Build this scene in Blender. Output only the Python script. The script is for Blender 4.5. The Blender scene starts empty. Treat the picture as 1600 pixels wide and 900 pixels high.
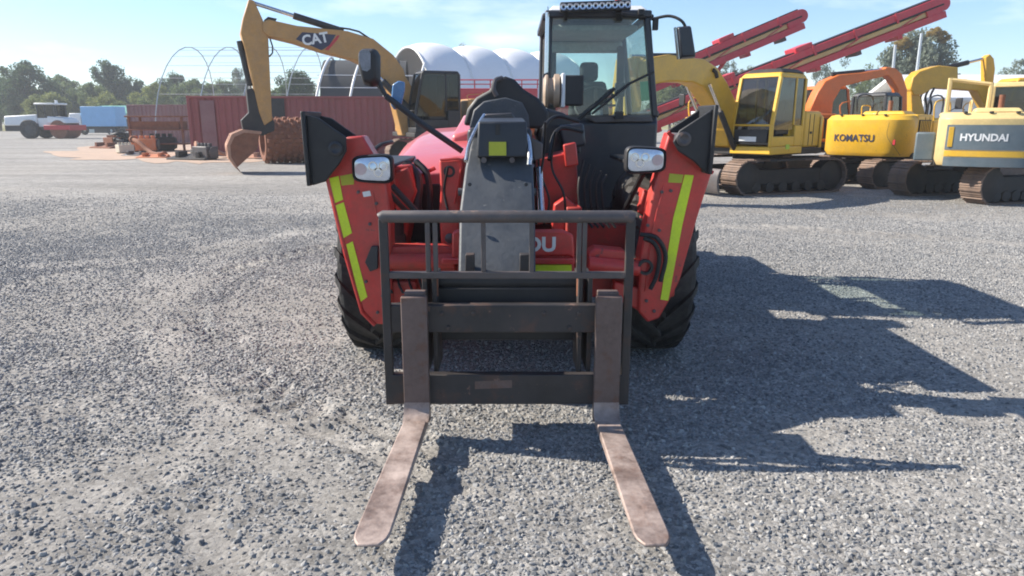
import bpy, bmesh, math, random
import numpy as np
from mathutils import Vector, Matrix, Quaternion, noise as mnoise
R = math.radians
random.seed(7); RNG = np.random.default_rng(7)
SC = bpy.context.scene
COL = SC.collection

# ------------------------------------------------------------------ camera
FPX = 1112.0                       # focal length in pixels of a 1600 px wide picture
PITCH = R(13.26); CAMH = 1.55
cam = bpy.data.cameras.new('camera'); camo = bpy.data.objects.new('camera', cam); COL.objects.link(camo)
camo.location = (0, 0, CAMH); camo.rotation_euler = (R(90) - PITCH, 0, 0)
cam.sensor_width = 36.0; cam.lens = FPX / 1600 * 36.0
cam.clip_start = 0.05; cam.clip_end = 6000
SC.camera = camo

# ------------------------------------------------------------------ sky and sun
SUN_EL = R(36.5)
SUN_H = Vector((0.975, -0.215, 0)).normalized()           # direction in which shadows fall
world = bpy.data.worlds.new('World'); SC.world = world; world.use_nodes = True
wn = world.node_tree; wn.nodes.clear()
sky = wn.nodes.new('ShaderNodeTexSky'); sky.sky_type = 'NISHITA'; sky.sun_disc = False
sky.sun_elevation = SUN_EL
sky.sun_rotation = math.atan2(-SUN_H.x, -SUN_H.y)
sky.air_density = 1.0; sky.dust_density = 0.35; sky.ozone_density = 5.0; sky.altitude = 300
bg = wn.nodes.new('ShaderNodeBackground'); bg.inputs[1].default_value = 0.105
wo = wn.nodes.new('ShaderNodeOutputWorld')
wtc = wn.nodes.new('ShaderNodeTexCoord')
wmap = wn.nodes.new('ShaderNodeMapping'); wmap.inputs['Scale'].default_value = (2.2, 2.2, 9.0)
wnz = wn.nodes.new('ShaderNodeTexNoise'); wnz.inputs['Scale'].default_value = 1.5; wnz.inputs['Detail'].default_value = 6; wnz.inputs['Roughness'].default_value = .58
wr = wn.nodes.new('ShaderNodeValToRGB'); wr.color_ramp.elements[0].position = .56; wr.color_ramp.elements[1].position = .80
wr.color_ramp.elements[0].color = (0, 0, 0, 1); wr.color_ramp.elements[1].color = (.65, .65, .65, 1)
wmx = wn.nodes.new('ShaderNodeMixRGB'); wmx.inputs[2].default_value = (7.6, 8.0, 8.4, 1)
wn.links.new(wtc.outputs['Generated'], wmap.inputs[0]); wn.links.new(wmap.outputs[0], wnz.inputs[0]); wn.links.new(wnz.outputs[0], wr.inputs[0])
wn.links.new(wr.outputs[0], wmx.inputs[0]); wn.links.new(sky.outputs[0], wmx.inputs[1])
wn.links.new(wmx.outputs[0], bg.inputs[0]); wn.links.new(bg.outputs[0], wo.inputs[0])
sl = bpy.data.lights.new('sun', 'SUN'); sl.energy = 5.0; sl.angle = R(0.53); sl.color = (1.0, .93, .82)
so = bpy.data.objects.new('sun', sl); COL.objects.link(so)
sd = Vector((SUN_H.x * math.cos(SUN_EL), SUN_H.y * math.cos(SUN_EL), -math.sin(SUN_EL)))
so.rotation_mode = 'QUATERNION'; so.rotation_quaternion = sd.to_track_quat('-Z', 'Y'); so.location = (-20, 8, 20)
SC.view_settings.view_transform = 'Standard'; SC.view_settings.look = 'None'
SC.view_settings.exposure = 0.92; SC.view_settings.gamma = 1.0
SC.cycles.filter_width = 1.9

# ------------------------------------------------------------------ helpers
CP, SP = math.cos(PITCH), math.sin(PITCH)
def ray(px, py):
    u = (px - 800) / FPX; v = (py - 450) / FPX
    return Vector((u, CP - v * SP, -SP - v * CP))
def W(px, py, Y):                       # the point on that sight line at distance Y
    d = ray(px, py); return Vector((0, 0, CAMH)) + d * (Y / d.y)
def G(px, py, z=0.0):                   # the point on that sight line on the ground
    d = ray(px, py); return Vector((0, 0, CAMH)) + d * ((z - CAMH) / d.z)

def tag(o, label=None, cat=None, group=None, kind=None):
    if label: o['label'] = label
    if cat: o['category'] = cat
    if group: o['group'] = group
    if kind: o['kind'] = kind
    return o
def empty(name, loc, rz=0, label=None, cat=None, group=None):
    o = bpy.data.objects.new(name, None); COL.objects.link(o); o.location = loc; o.rotation_euler = (0, 0, rz)
    o.empty_display_size = .2
    return tag(o, label, cat, group)
def link_mesh(name, me, mat, parent=None, loc=None):
    o = bpy.data.objects.new(name, me); COL.objects.link(o)
    if mat is not None and not me.materials: me.materials.append(mat)
    if parent is not None: o.parent = parent
    if loc is not None: o.location = loc
    return o

class MB:
    def __init__(s): s.v = []; s.f = []
    def add(s, vs, fs):
        n = len(s.v); s.v += [tuple(p) for p in vs]; s.f += [tuple(i + n for i in f) for f in fs]; return s
    def box(s, x0, x1, y0, y1, z0, z1):
        return s.hexa([(x0,y0,z0),(x1,y0,z0),(x1,y1,z0),(x0,y1,z0),(x0,y0,z1),(x1,y0,z1),(x1,y1,z1),(x0,y1,z1)])
    def hexa(s, p): return s.add(p, [(0,3,2,1),(4,5,6,7),(0,1,5,4),(1,2,6,5),(2,3,7,6),(3,0,4,7)])
    def cbox(s, c, sx, sy, sz, M=None):
        M = M or Matrix.Identity(3); c = Vector(c)
        p = [c + M @ Vector((a*sx/2, b*sy/2, d*sz/2)) for d in (-1,1) for a,b in ((-1,-1),(1,-1),(1,1),(-1,1))]
        return s.hexa(p)
    def bar(s, p, q, w, h, up=(0,0,1)):
        p = Vector(p); q = Vector(q); d = (q-p).normalized(); up = Vector(up)
        r = d.cross(up)
        if r.length < 1e-4: r = d.cross(Vector((1,0,0)))
        r.normalize(); u = r.cross(d)
        a, b = r*w/2, u*h/2
        return s.hexa([p-a-b, p+a-b, q+a-b, q-a-b, p-a+b, p+a+b, q+a+b, q-a+b])
    def prism(s, pts, vec):
        pts = [Vector(p) for p in pts]; vec = Vector(vec); n = len(pts)
        vs = pts + [p + vec for p in pts]
        fs = [tuple(range(n)), tuple(range(2*n-1, n-1, -1))] + [(i, i+n, (i+1) % n + n, (i+1) % n) for i in range(n)]
        return s.add(vs, fs)
    def tube(s, pts, r, n=8, caps=True):
        pts = [Vector(p) for p in pts]; m = len(pts)
        rs = r if isinstance(r, (list, tuple)) else [r]*m
        t = (pts[1]-pts[0]).normalized(); a = t.cross(Vector((0,0,1)))
        if a.length < 1e-3: a = t.cross(Vector((1,0,0)))
        a.normalize(); vs = []; fs = []
        for i in range(m):
            if i == 0: tt = pts[1]-pts[0]
            elif i == m-1: tt = pts[-1]-pts[-2]
            else: tt = (pts[i+1]-pts[i]).normalized() + (pts[i]-pts[i-1]).normalized()
            tt.normalize(); a = (a - tt*a.dot(tt)).normalized(); b = tt.cross(a)
            for k in range(n):
                th = 2*math.pi*k/n; vs.append(pts[i] + (a*math.cos(th) + b*math.sin(th))*rs[i])
        for i in range(m-1):
            for k in range(n):
                k2 = (k+1) % n; fs.append((i*n+k, i*n+k2, (i+1)*n+k2, (i+1)*n+k))
        if caps: fs += [tuple(range(n-1,-1,-1)), tuple(range((m-1)*n, m*n))]
        return s.add(vs, fs)
    def cyl(s, p, q, r, n=16): return s.tube([p, q], r, n)
    def lathe(s, prof, c, ax, n=32, closed=False):       # prof: (radius, height along ax)
        c = Vector(c); ax = Vector(ax).normalized(); a = ax.orthogonal().normalized(); b = ax.cross(a); m = len(prof)
        vs = [c + ax*h + (a*math.cos(2*math.pi*k/n) + b*math.sin(2*math.pi*k/n))*r for r, h in prof for k in range(n)]
        fs = [(i*n+k, i*n+(k+1)%n, (i+1)%m*n+(k+1)%n, (i+1)%m*n+k) for i in range(m if closed else m-1) for k in range(n)]
        if not closed: fs += [tuple(range(n-1,-1,-1)), tuple(range((m-1)*n, m*n))]
        return s.add(vs, fs)
    def loft(s, secs, close=True, caps=True):
        n = len(secs[0]); vs = [p for q in secs for p in q]; fs = []
        for i in range(len(secs)-1):
            for k in range(n if close else n-1):
                k2 = (k+1) % n; fs.append((i*n+k, i*n+k2, (i+1)*n+k2, (i+1)*n+k))
        if caps and close: fs += [tuple(range(n-1,-1,-1)), tuple(range((len(secs)-1)*n, len(secs)*n))]
        return s.add(vs, fs)
    def mesh(s, name, smooth=35):
        me = bpy.data.meshes.new(name); me.from_pydata(s.v, [], s.f)
        bm = bmesh.new(); bm.from_mesh(me); bmesh.ops.recalc_face_normals(bm, faces=bm.faces)
        for f in bm.faces: f.smooth = bool(smooth)
        bm.to_mesh(me); bm.free()
        if smooth: me.set_sharp_from_angle(angle=R(smooth))
        return me
    def build(s, name, mat, parent=None, bevel=0, smooth=35, loc=None, seg=2):
        o = link_mesh(name, s.mesh(name, smooth), mat, parent, loc)
        if bevel: bev(o, bevel, seg)
        return o
def bev(o, w, seg=2):
    m = o.modifiers.new('bevel', 'BEVEL'); m.width = w; m.segments = seg; m.limit_method = 'ANGLE'; m.angle_limit = R(40); m.harden_normals = False
    return o
def build_each(mb, name, mat, parent=None, bevel=0, smooth=35, loc=None):
    """one object for every separate piece in the builder"""
    par = list(range(len(mb.v)))
    def find(i):
        while par[i] != i: par[i] = par[par[i]]; i = par[i]
        return i
    for f in mb.f:
        for i in f[1:]: par[find(i)] = find(f[0])
    groups = {}
    for f in mb.f: groups.setdefault(find(f[0]), []).append(f)
    out = []
    for fs in groups.values():
        ids = sorted({i for f in fs for i in f}); mp = {i: k for k, i in enumerate(ids)}
        m = MB(); m.v = [mb.v[i] for i in ids]; m.f = [tuple(mp[i] for i in f) for f in fs]; out.append(m.build(name, mat, parent, bevel, smooth, loc))
    return out
def copy_tree(o, parent=None):
    c = o.copy(); COL.objects.link(c); c.parent = parent
    for ch in [x for x in KIDS(o)]: copy_tree(ch, c)
    return c
def KIDS(o): return [x for x in COL.objects if x.parent == o]
def text_mesh(body, size, extrude=.002, offset=0.0, shear=0):
    cu = bpy.data.curves.new('lettering', 'FONT'); cu.body = body; cu.size = size; cu.extrude = extrude; cu.offset = offset; cu.shear = shear
    cu.align_x = 'CENTER'; cu.align_y = 'CENTER'; cu.resolution_u = 3
    o = bpy.data.objects.new('lettering', cu); COL.objects.link(o)
    dg = bpy.context.evaluated_depsgraph_get(); dg.update()
    me = bpy.data.meshes.new_from_object(o.evaluated_get(dg)); bpy.data.objects.remove(o)
    return me
def conform(o, f, off):
    """lay flat lettering onto a curved plate x = f(y)"""
    for v in o.data.vertices: v.co.x = f(v.co.y) - off + (v.co.x % .002)*.0
def text_obj(body, size, mat, parent, pos, xdir, updir, extrude=.003, offset=0.0, sx=1.0, name='lettering'):
    me = text_mesh(body, size, extrude, offset)
    x = Vector(xdir).normalized(); u = Vector(updir).normalized(); n = x.cross(u).normalized(); u = n.cross(x)
    M = Matrix((x*sx, u, n)).transposed()
    co = np.empty(len(me.vertices)*3); me.vertices.foreach_get('co', co); co = co.reshape(-1,3) @ np.array(M).T + np.array(pos)
    me.vertices.foreach_set('co', co.ravel()); me.update(); me.materials.clear()
    return link_mesh(name, me, mat, parent)

# ------------------------------------------------------------------ materials
def mat_base(name):
    m = bpy.data.materials.new(name); m.use_nodes = True; nt = m.node_tree
    return m, nt, nt.nodes['Principled BSDF']
def N(nt, t, **kw):
    n = nt.nodes.new(t)
    for k, v in kw.items(): n.inputs[k].default_value = v
    return n
def M(name, col, rough=.5, metal=0.0, var=.18, vs=3.0, bump=.0, bs=80, dust=.0, dcol=(.36,.31,.25), coat=0.0, rust=0.0, spec=.5, streak=False, chips=0.0, ccol=(.09,.05,.045)):
    m, nt, p = mat_base(name); L = nt.links.new
    tc = N(nt, 'ShaderNodeTexCoord'); src = tc.outputs['Object']
    n1 = N(nt, 'ShaderNodeTexNoise', Scale=vs, Detail=6.0, Roughness=.62)
    if streak:
        mp = N(nt, 'ShaderNodeMapping'); mp.inputs['Scale'].default_value = (1, 1, .18); L(src, mp.inputs[0]); L(mp.outputs[0], n1.inputs[0])
    else: L(src, n1.inputs[0])
    n2 = N(nt, 'ShaderNodeTexNoise', Scale=vs*9, Detail=5.0, Roughness=.7); L(src, n2.inputs[0])
    ad = N(nt, 'ShaderNodeMath'); ad.operation = 'ADD'; L(n1.outputs[0], ad.inputs[0]); L(n2.outputs[0], ad.inputs[1])
    mr = N(nt, 'ShaderNodeMapRange'); mr.inputs[1].default_value = .6; mr.inputs[2].default_value = 1.4; mr.inputs[3].default_value = 1-var; mr.inputs[4].default_value = 1+var
    L(ad.outputs[0], mr.inputs[0])
    mu = N(nt, 'ShaderNodeMixRGB'); mu.blend_type = 'MULTIPLY'; mu.inputs[0].default_value = 1; mu.inputs[1].default_value = (*col, 1); L(mr.outputs[0], mu.inputs[2])
    c = mu.outputs[0]
    rr = N(nt, 'ShaderNodeMapRange'); rr.inputs[1].default_value = .6; rr.inputs[2].default_value = 1.4; rr.inputs[3].default_value = max(.02, rough-.12); rr.inputs[4].default_value = min(1, rough+.12)
    L(ad.outputs[0], rr.inputs[0]); ro = rr.outputs[0]
    def over(c, ro, amount, col2, lo, hi, sc, roughv):
        nn = N(nt, 'ShaderNodeTexNoise', Scale=sc, Detail=8.0, Roughness=.68); L(src, nn.inputs[0])
        q = N(nt, 'ShaderNodeMapRange'); q.inputs[1].default_value = lo; q.inputs[2].default_value = hi; q.inputs[4].default_value = amount; L(nn.outputs[0], q.inputs[0])
        x = N(nt, 'ShaderNodeMixRGB'); L(q.outputs[0], x.inputs[0]); L(c, x.inputs[1]); x.inputs[2].default_value = (*col2, 1)
        y = N(nt, 'ShaderNodeMixRGB'); L(q.outputs[0], y.inputs[0]); L(ro, y.inputs[1]); y.inputs[2].default_value = (roughv,)*3 + (1,)
        return x.outputs[0], y.outputs[0]
    if rust: c, ro = over(c, ro, min(1, rust), (.16,.065,.03), .52, .64, vs*2.3, .9)
    if chips: c, ro = over(c, ro, chips, ccol, .635, .665, 11.0, .85); c, ro = over(c, ro, chips*.8, ccol, .66, .69, 34.0, .85)
    if dust: c, ro = over(c, ro, dust, dcol, .38, .72, vs*1.3, .92)
    L(c, p.inputs['Base Color']); L(ro, p.inputs['Roughness'])
    p.inputs['Metallic'].default_value = metal; p.inputs['Coat Weight'].default_value = coat; p.inputs['Specular IOR Level'].default_value = spec
    if bump:
        bn = N(nt, 'ShaderNodeTexNoise', Scale=bs, Detail=4.0); L(src, bn.inputs[0])
        b = N(nt, 'ShaderNodeBump'); b.inputs['Strength'].default_value = bump; b.inputs['Distance'].default_value = .01; L(bn.outputs[0], b.inputs['Height']); L(b.outputs[0], p.inputs['Normal'])
    return m
def glass(name, tint, refl=.9, dirt=.12):
    m = bpy.data.materials.new(name); m.use_nodes = True; nt = m.node_tree; nt.nodes.clear(); L = nt.links.new
    o = N(nt, 'ShaderNodeOutputMaterial'); t = N(nt, 'ShaderNodeBsdfTransparent'); t.inputs[0].default_value = (*tint, 1)
    g = N(nt, 'ShaderNodeBsdfGlossy'); g.inputs['Roughness'].default_value = .03; g.inputs[0].default_value = (refl,)*3 + (1,)
    lw = N(nt, 'ShaderNodeLayerWeight'); pw = N(nt, 'ShaderNodeMath'); pw.operation = 'POWER'; L(lw.outputs['Facing'], pw.inputs[0]); pw.inputs[1].default_value = 5
    f = N(nt, 'ShaderNodeMath'); f.operation = 'MULTIPLY_ADD'; L(pw.outputs[0], f.inputs[0]); f.inputs[1].default_value = .92; f.inputs[2].default_value = .07
    x = N(nt, 'ShaderNodeMixShader'); L(f.outputs[0], x.inputs[0]); L(t.outputs[0], x.inputs[1]); L(g.outputs[0], x.inputs[2])
    d = N(nt, 'ShaderNodeBsdfDiffuse'); d.inputs[0].default_value = (.5,.47,.42,1)
    tc = N(nt, 'ShaderNodeTexCoord'); nz = N(nt, 'ShaderNodeTexNoise', Scale=3.0, Detail=5.0); L(tc.outputs['Object'], nz.inputs[0])
    mr = N(nt, 'ShaderNodeMapRange'); mr.inputs[1].default_value = .3; mr.inputs[2].default_value = .8; mr.inputs[3].default_value = dirt*.25; mr.inputs[4].default_value = dirt; L(nz.outputs[0], mr.inputs[0])
    y = N(nt, 'ShaderNodeMixShader'); L(mr.outputs[0], y.inputs[0]); L(x.outputs[0], y.inputs[1]); L(d.outputs[0], y.inputs[2]); L(y.outputs[0], o.inputs[0])
    return m
HOODRED = M('hood_red', (.56,.085,.085), .35, var=.12, vs=2, dust=.35, dcol=(.62,.3,.28), coat=.5)
RED = M('red_paint', (.56,.030,.024), .40, var=.3, vs=2.2, dust=.34, dcol=(.38,.13,.10), coat=.25, rust=.22, bump=.06, bs=25, chips=.75)
RED_IN = M('red_paint_grimy', (.46,.030,.022), .5, var=.3, dust=.35, dcol=(.17,.08,.06), rust=.35)
GREY = M('boom_grey', (.045,.053,.064), .5, chips=.6, ccol=(.22,.21,.20), var=.35, dust=.35, dcol=(.13,.13,.13), bump=.15, bs=40)
DGREY = M('dark_grey_paint', (.022,.024,.029), .42, var=.25, dust=.2, dcol=(.09,.085,.08))
NAVY = M('cab_charcoal', (.016,.018,.026), .4, var=.2, dust=.18, dcol=(.10,.10,.11), coat=.2)
BLACK = M('black_plastic', (.012,.012,.014), .5, var=.25, dust=.25, dcol=(.09,.085,.08))
RUBBER = M('tyre_rubber', (.020,.020,.021), .78, var=.4, dust=.8, dcol=(.12,.11,.098), bump=.25, bs=60, spec=.3)
HOSE = M('hose_rubber', (.012,.012,.013), .55, var=.2)
STEELW = M('worn_fork_steel', (.22,.16,.135), .5, metal=.35, var=.45, vs=5, dust=1.0, dcol=(.52,.42,.37), rust=.35, chips=.5, ccol=(.10,.07,.06), bump=.2, bs=50)
STEELD = M('fork_shank_steel', (.13,.095,.085), .5, metal=.3, var=.4, vs=5, dust=.4, dcol=(.20,.14,.12), rust=.5, bump=.2, bs=50)
CARR = M('carriage_black', (.022,.021,.022), .48, var=.35, dust=.35, dcol=(.11,.085,.075), rust=.35, chips=.8, ccol=(.20,.12,.09), bump=.1, bs=60)
RAIL = M('guard_rail_grey', (.075,.068,.068), .42, metal=.2, var=.3, chips=.7, ccol=(.24,.15,.11), dust=.3, dcol=(.2,.16,.15), rust=.15)
CHROME = M('bright_steel', (.62,.62,.63), .22, metal=1.0, var=.1)
REFLECT = M('reflective_yellow', (.66,.80,.02), .45, var=.15, vs=9, dust=.25, dcol=(.4,.42,.1))
YSTICK = M('yellow_sticker', (.42,.44,.03), .5, var=.12)
WHITE = M('white_paint', (.75,.75,.74), .45, var=.08, dust=.15)
LENS = M('lamp_lens', (.62,.67,.75), .12, metal=.55, var=.25, vs=25)
MIRROR = M('mirror_glass', (.75,.8,.85), .03, metal=1.0, var=.03)
GLASS_DD = glass('dark_glass', (.05,.065,.07), refl=.45, dirt=.03)
GLASS = glass('cab_glass', (.80,.93,.89), dirt=.2)
GLASS_D = glass('tinted_glass', (.13,.17,.18), dirt=.07)
YEL = M('yellow_paint', (.72,.41,.02), .42, var=.16, dust=.3, dcol=(.48,.34,.12), coat=.2, chips=.5, ccol=(.22,.12,.05))
YEL2 = M('deep_yellow_paint', (.62,.34,.02), .42, var=.2, dust=.3, dcol=(.42,.27,.09), coat=.2)
CATY = M('ochre_paint', (.47,.24,.065), .5, var=.28, dust=.45, dcol=(.36,.24,.14))
TANY = M('sand_yellow_paint', (.66,.49,.21), .5, var=.2, dust=.35, dcol=(.5,.36,.2))
ORANGE = M('orange_paint', (.62,.145,.018), .42, var=.2, dust=.3, dcol=(.42,.2,.09), coat=.2)
SLATE = M('slate_blue_paint', (.10,.135,.155), .5, var=.2, dust=.35, dcol=(.22,.22,.21))
MASTR = M('plant_red', (.52,.025,.045), .4, var=.2, dust=.3, dcol=(.42,.18,.16), coat=.2)
SHOE = M('track_shoe_steel', (.17,.12,.095), .7, metal=.3, var=.35, dust=.6, dcol=(.33,.24,.18), rust=.4)
UNDER = M('undercarriage_black', (.018,.017,.017), .65, var=.3, dust=.4, dcol=(.09,.07,.055))
RUST = M('rusty_steel', (.20,.075,.04), .85, var=.4, vs=5, dust=.45, dcol=(.30,.15,.09), bump=.4, bs=30)
RUSTL = M('sunlit_worn_steel', (.42,.22,.145), .7, metal=.2, var=.3, vs=3, dust=.4, dcol=(.45,.27,.19), bump=.2, bs=25)  # shell paler than side plates: sunlight painted into the ochre bucket
DECALB = M('dark_blue_decal', (.02,.025,.06), .45, var=.1)
DECALR = M('red_decal', (.45,.02,.03), .45, var=.1)
# ------------------------------------------------------------------ ground
def vnoise(x, y, sc, seed, octs=4, rough=.5):
    tot = np.zeros_like(x); amp = 1.0; norm = 0
    for o in range(octs):
        rg = np.random.default_rng(seed*31+o); T = rg.random((256,256))
        X = x*sc*2**o + 37.3*o + 1000; Y = y*sc*2**o + 17.1*o + 1000
        i = np.floor(X).astype(int); j = np.floor(Y).astype(int); fx = X-i; fy = Y-j
        fx = fx*fx*(3-2*fx); fy = fy*fy*(3-2*fy)
        g = lambda a, b: T[a % 256, b % 256]
        n = (g(i,j)*(1-fx)+g(i+1,j)*fx)*(1-fy) + (g(i,j+1)*(1-fx)+g(i+1,j+1)*fx)*fy
        tot += n*amp; norm += amp; amp *= rough
    return tot/norm
def grow(start, step, end, k=1.09):
    out = []; x = start; s = step
    while x < end: s *= k; x += s; out.append(x)
    return out
xs = np.arange(-5.0, 6.01, .04); xs = np.concatenate([[-v for v in reversed(grow(5.0,.04,1800))], xs, grow(xs[-1],.04,1800)])
ys = np.arange(1.4, 10.01, .035); ys = np.concatenate([[ -v for v in reversed(grow(-1.4,.035,400))], ys, grow(ys[-1],.035,2600,1.07)])
GX, GY = np.meshgrid(xs, ys); nx, ny = len(xs), len(ys)
near = np.clip(1-(np.hypot(GX, GY-5)-9)/12, 0, 1)
fines = vnoise(GX, GY, .55, 3, 5, .55)
fines = np.clip((fines-.47)/.20, 0, 1)
hgt = (vnoise(GX, GY, .45, 5, 3)-.5)*.035*near + (vnoise(GX, GY, 3.0, 6, 3)-.5)*.022*near
thin = np.ones_like(GX)
def track(pix, width, depth, pitch, seed):
    """tyre track pressed into the gravel along a curve through ground points"""
    global hgt, fines, thin
    pts = [np.array(G(*p)[:2]) for p in pix]
    # Catmull-Rom
    C = []
    P_ = [2*pts[0]-pts[1]] + pts + [2*pts[-1]-pts[-2]]
    for i in range(1, len(P_)-2):
        for t in np.linspace(0, 1, 40, endpoint=False):
            a,b,c,d = P_[i-1:i+3]; C.append(.5*((2*b)+(-a+c)*t+(2*a-5*b+4*c-d)*t*t+(-a+3*b-3*c+d)*t**3))
    C = np.array(C); seg = np.r_[0, np.cumsum(np.hypot(*np.diff(C, axis=0).T))]
    tang = np.gradient(C, axis=0); tang /= np.hypot(tang[:,0], tang[:,1])[:,None]
    lo = C.min(0)-width*2; hi = C.max(0)+width*2
    sel = np.where((GX > lo[0]) & (GX < hi[0]) & (GY > lo[1]) & (GY < hi[1]))
    px, py = GX[sel], GY[sel]
    best = np.full(px.shape, 1e9); bi = np.zeros(px.shape, int)
    for k in range(len(C)):
        d = (px-C[k,0])**2 + (py-C[k,1])**2; m = d < best; best[m] = d[m]; bi[m] = k
    off = (px-C[bi,0])*(-tang[bi,1]) + (py-C[bi,1])*tang[bi,0]; arc = seg[bi]
    m = np.clip((width/2-np.abs(off))/.05, 0, 1)
    brk = np.clip((vnoise(px, py, .9, seed, 2)-.3)/.25, 0, 1)
    lug = (np.sin(2*math.pi*(arc+np.abs(off)*.7)/pitch) > .1).astype(float)
    rim = np.exp(-((np.abs(off)-width/2-.03)/.045)**2)
    hgt[sel] += (m*(-depth + lug*depth*1.3) + rim*depth*.8)*brk
    thin[sel] *= 1-.75*m*brk*(1-lug)
    fines[sel] = np.clip(fines[sel]*(1-m*.6*lug*brk) + m*brk*(1-lug)*.45, 0, 1)
track([(530,383),(398,413),(322,441),(288,480),(292,523),(341,566),(410,615),(520,660)], .38, .020, .19, 8)
track([(560,355),(300,395),(120,425),(-60,470)], .30, .012, .17, 9)
track([(-40,690),(60,640),(150,650),(250,720),(300,800)], .30, .012, .17, 10)
track([(1180,330),(1400,350),(1700,372)], .35, .010, .2, 11)
track([(1180,352),(1400,366),(1700,400)], .35, .010, .2, 12)
def band(pix, width, val, seed):
    """worn strip where wheels have pressed the stones into the fines (val > 0) or thrown them up (val < 0)"""
    global fines, thin
    pts = np.array([G(*p)[:2] for p in pix]); C = np.concatenate([pts[i]+(pts[i+1]-pts[i])*np.linspace(0,1,50)[:,None] for i in range(len(pts)-1)])
    sel = np.where((GX > C[:,0].min()-1) & (GX < C[:,0].max()+1) & (GY > C[:,1].min()-1) & (GY < C[:,1].max()+1)); px, py = GX[sel], GY[sel]
    d = np.full(px.shape, 1e9)
    for k in range(0, len(C), 2): d = np.minimum(d, np.hypot(px-C[k,0], py-C[k,1]))
    m = np.clip((width/2-d+(vnoise(px,py,2.2,seed,3)-.5)*.5)/.16, 0, 1)*np.clip((vnoise(px,py,.7,seed+50,2)-.25)/.2, .2, 1)
    fines[sel] = np.clip(fines[sel]+m*val, 0, 1); thin[sel] *= 1-.55*m*max(val,0)
band([(560,372),(400,402),(300,436),(262,490),(270,560),(330,640),(450,720),(560,800)], .42, .75, 31)
band([(540,395),(420,422),(350,450),(322,490),(330,530),(380,575),(470,625)], .20, -.8, 32)
band([(-40,420),(200,408),(420,372),(560,352)], .5, .6, 33)
band([(-60,610),(120,560),(240,470),(330,400),(520,345)], .35, .5, 34)
band([(60,900),(170,760),(330,690),(500,660)], .4, .55, 35)
band([(-20,760),(90,700),(200,690)], .35, -.7, 36)
band([(1090,352),(1300,360),(1640,386)], .7, .8, 37); band([(1090,330),(1300,332),(1640,344)], .8, .7, 38); band([(1100,372),(1640,415)], .3, -.6, 39)
band([(1180,720),(1350,660),(1640,620)], .45, .6, 40); band([(1150,880),(1300,800),(1640,720)], .35, .5, 41)
fines = fines*.48
far = np.clip((np.hypot(GX, GY)-40)/60, 0, 1)
me = bpy.data.meshes.new('gravel_yard')
V = np.stack([GX, GY, hgt], -1).reshape(-1, 3)
idx = np.arange(nx*ny).reshape(ny, nx)
F = np.stack([idx[:-1,:-1], idx[:-1,1:], idx[1:,1:], idx[1:,:-1]], -1).reshape(-1, 4)
def grid_mesh(me, V, F):
    me.vertices.add(len(V)); me.vertices.foreach_set('co', V.ravel())
    me.loops.add(F.size); me.loops.foreach_set('vertex_index', F.ravel().astype(np.int32))
    me.polygons.add(len(F)); me.polygons.foreach_set('loop_start', np.arange(0, F.size, F.shape[1], dtype=np.int32))
    me.polygons.foreach_set('use_smooth', np.ones(len(F), bool)); me.update(calc_edges=True); me.validate()
grid_mesh(me, V, F)
a = me.attributes.new('fines', 'FLOAT', 'POINT'); a.data.foreach_set('value', fines.ravel().astype(np.float32))
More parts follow.
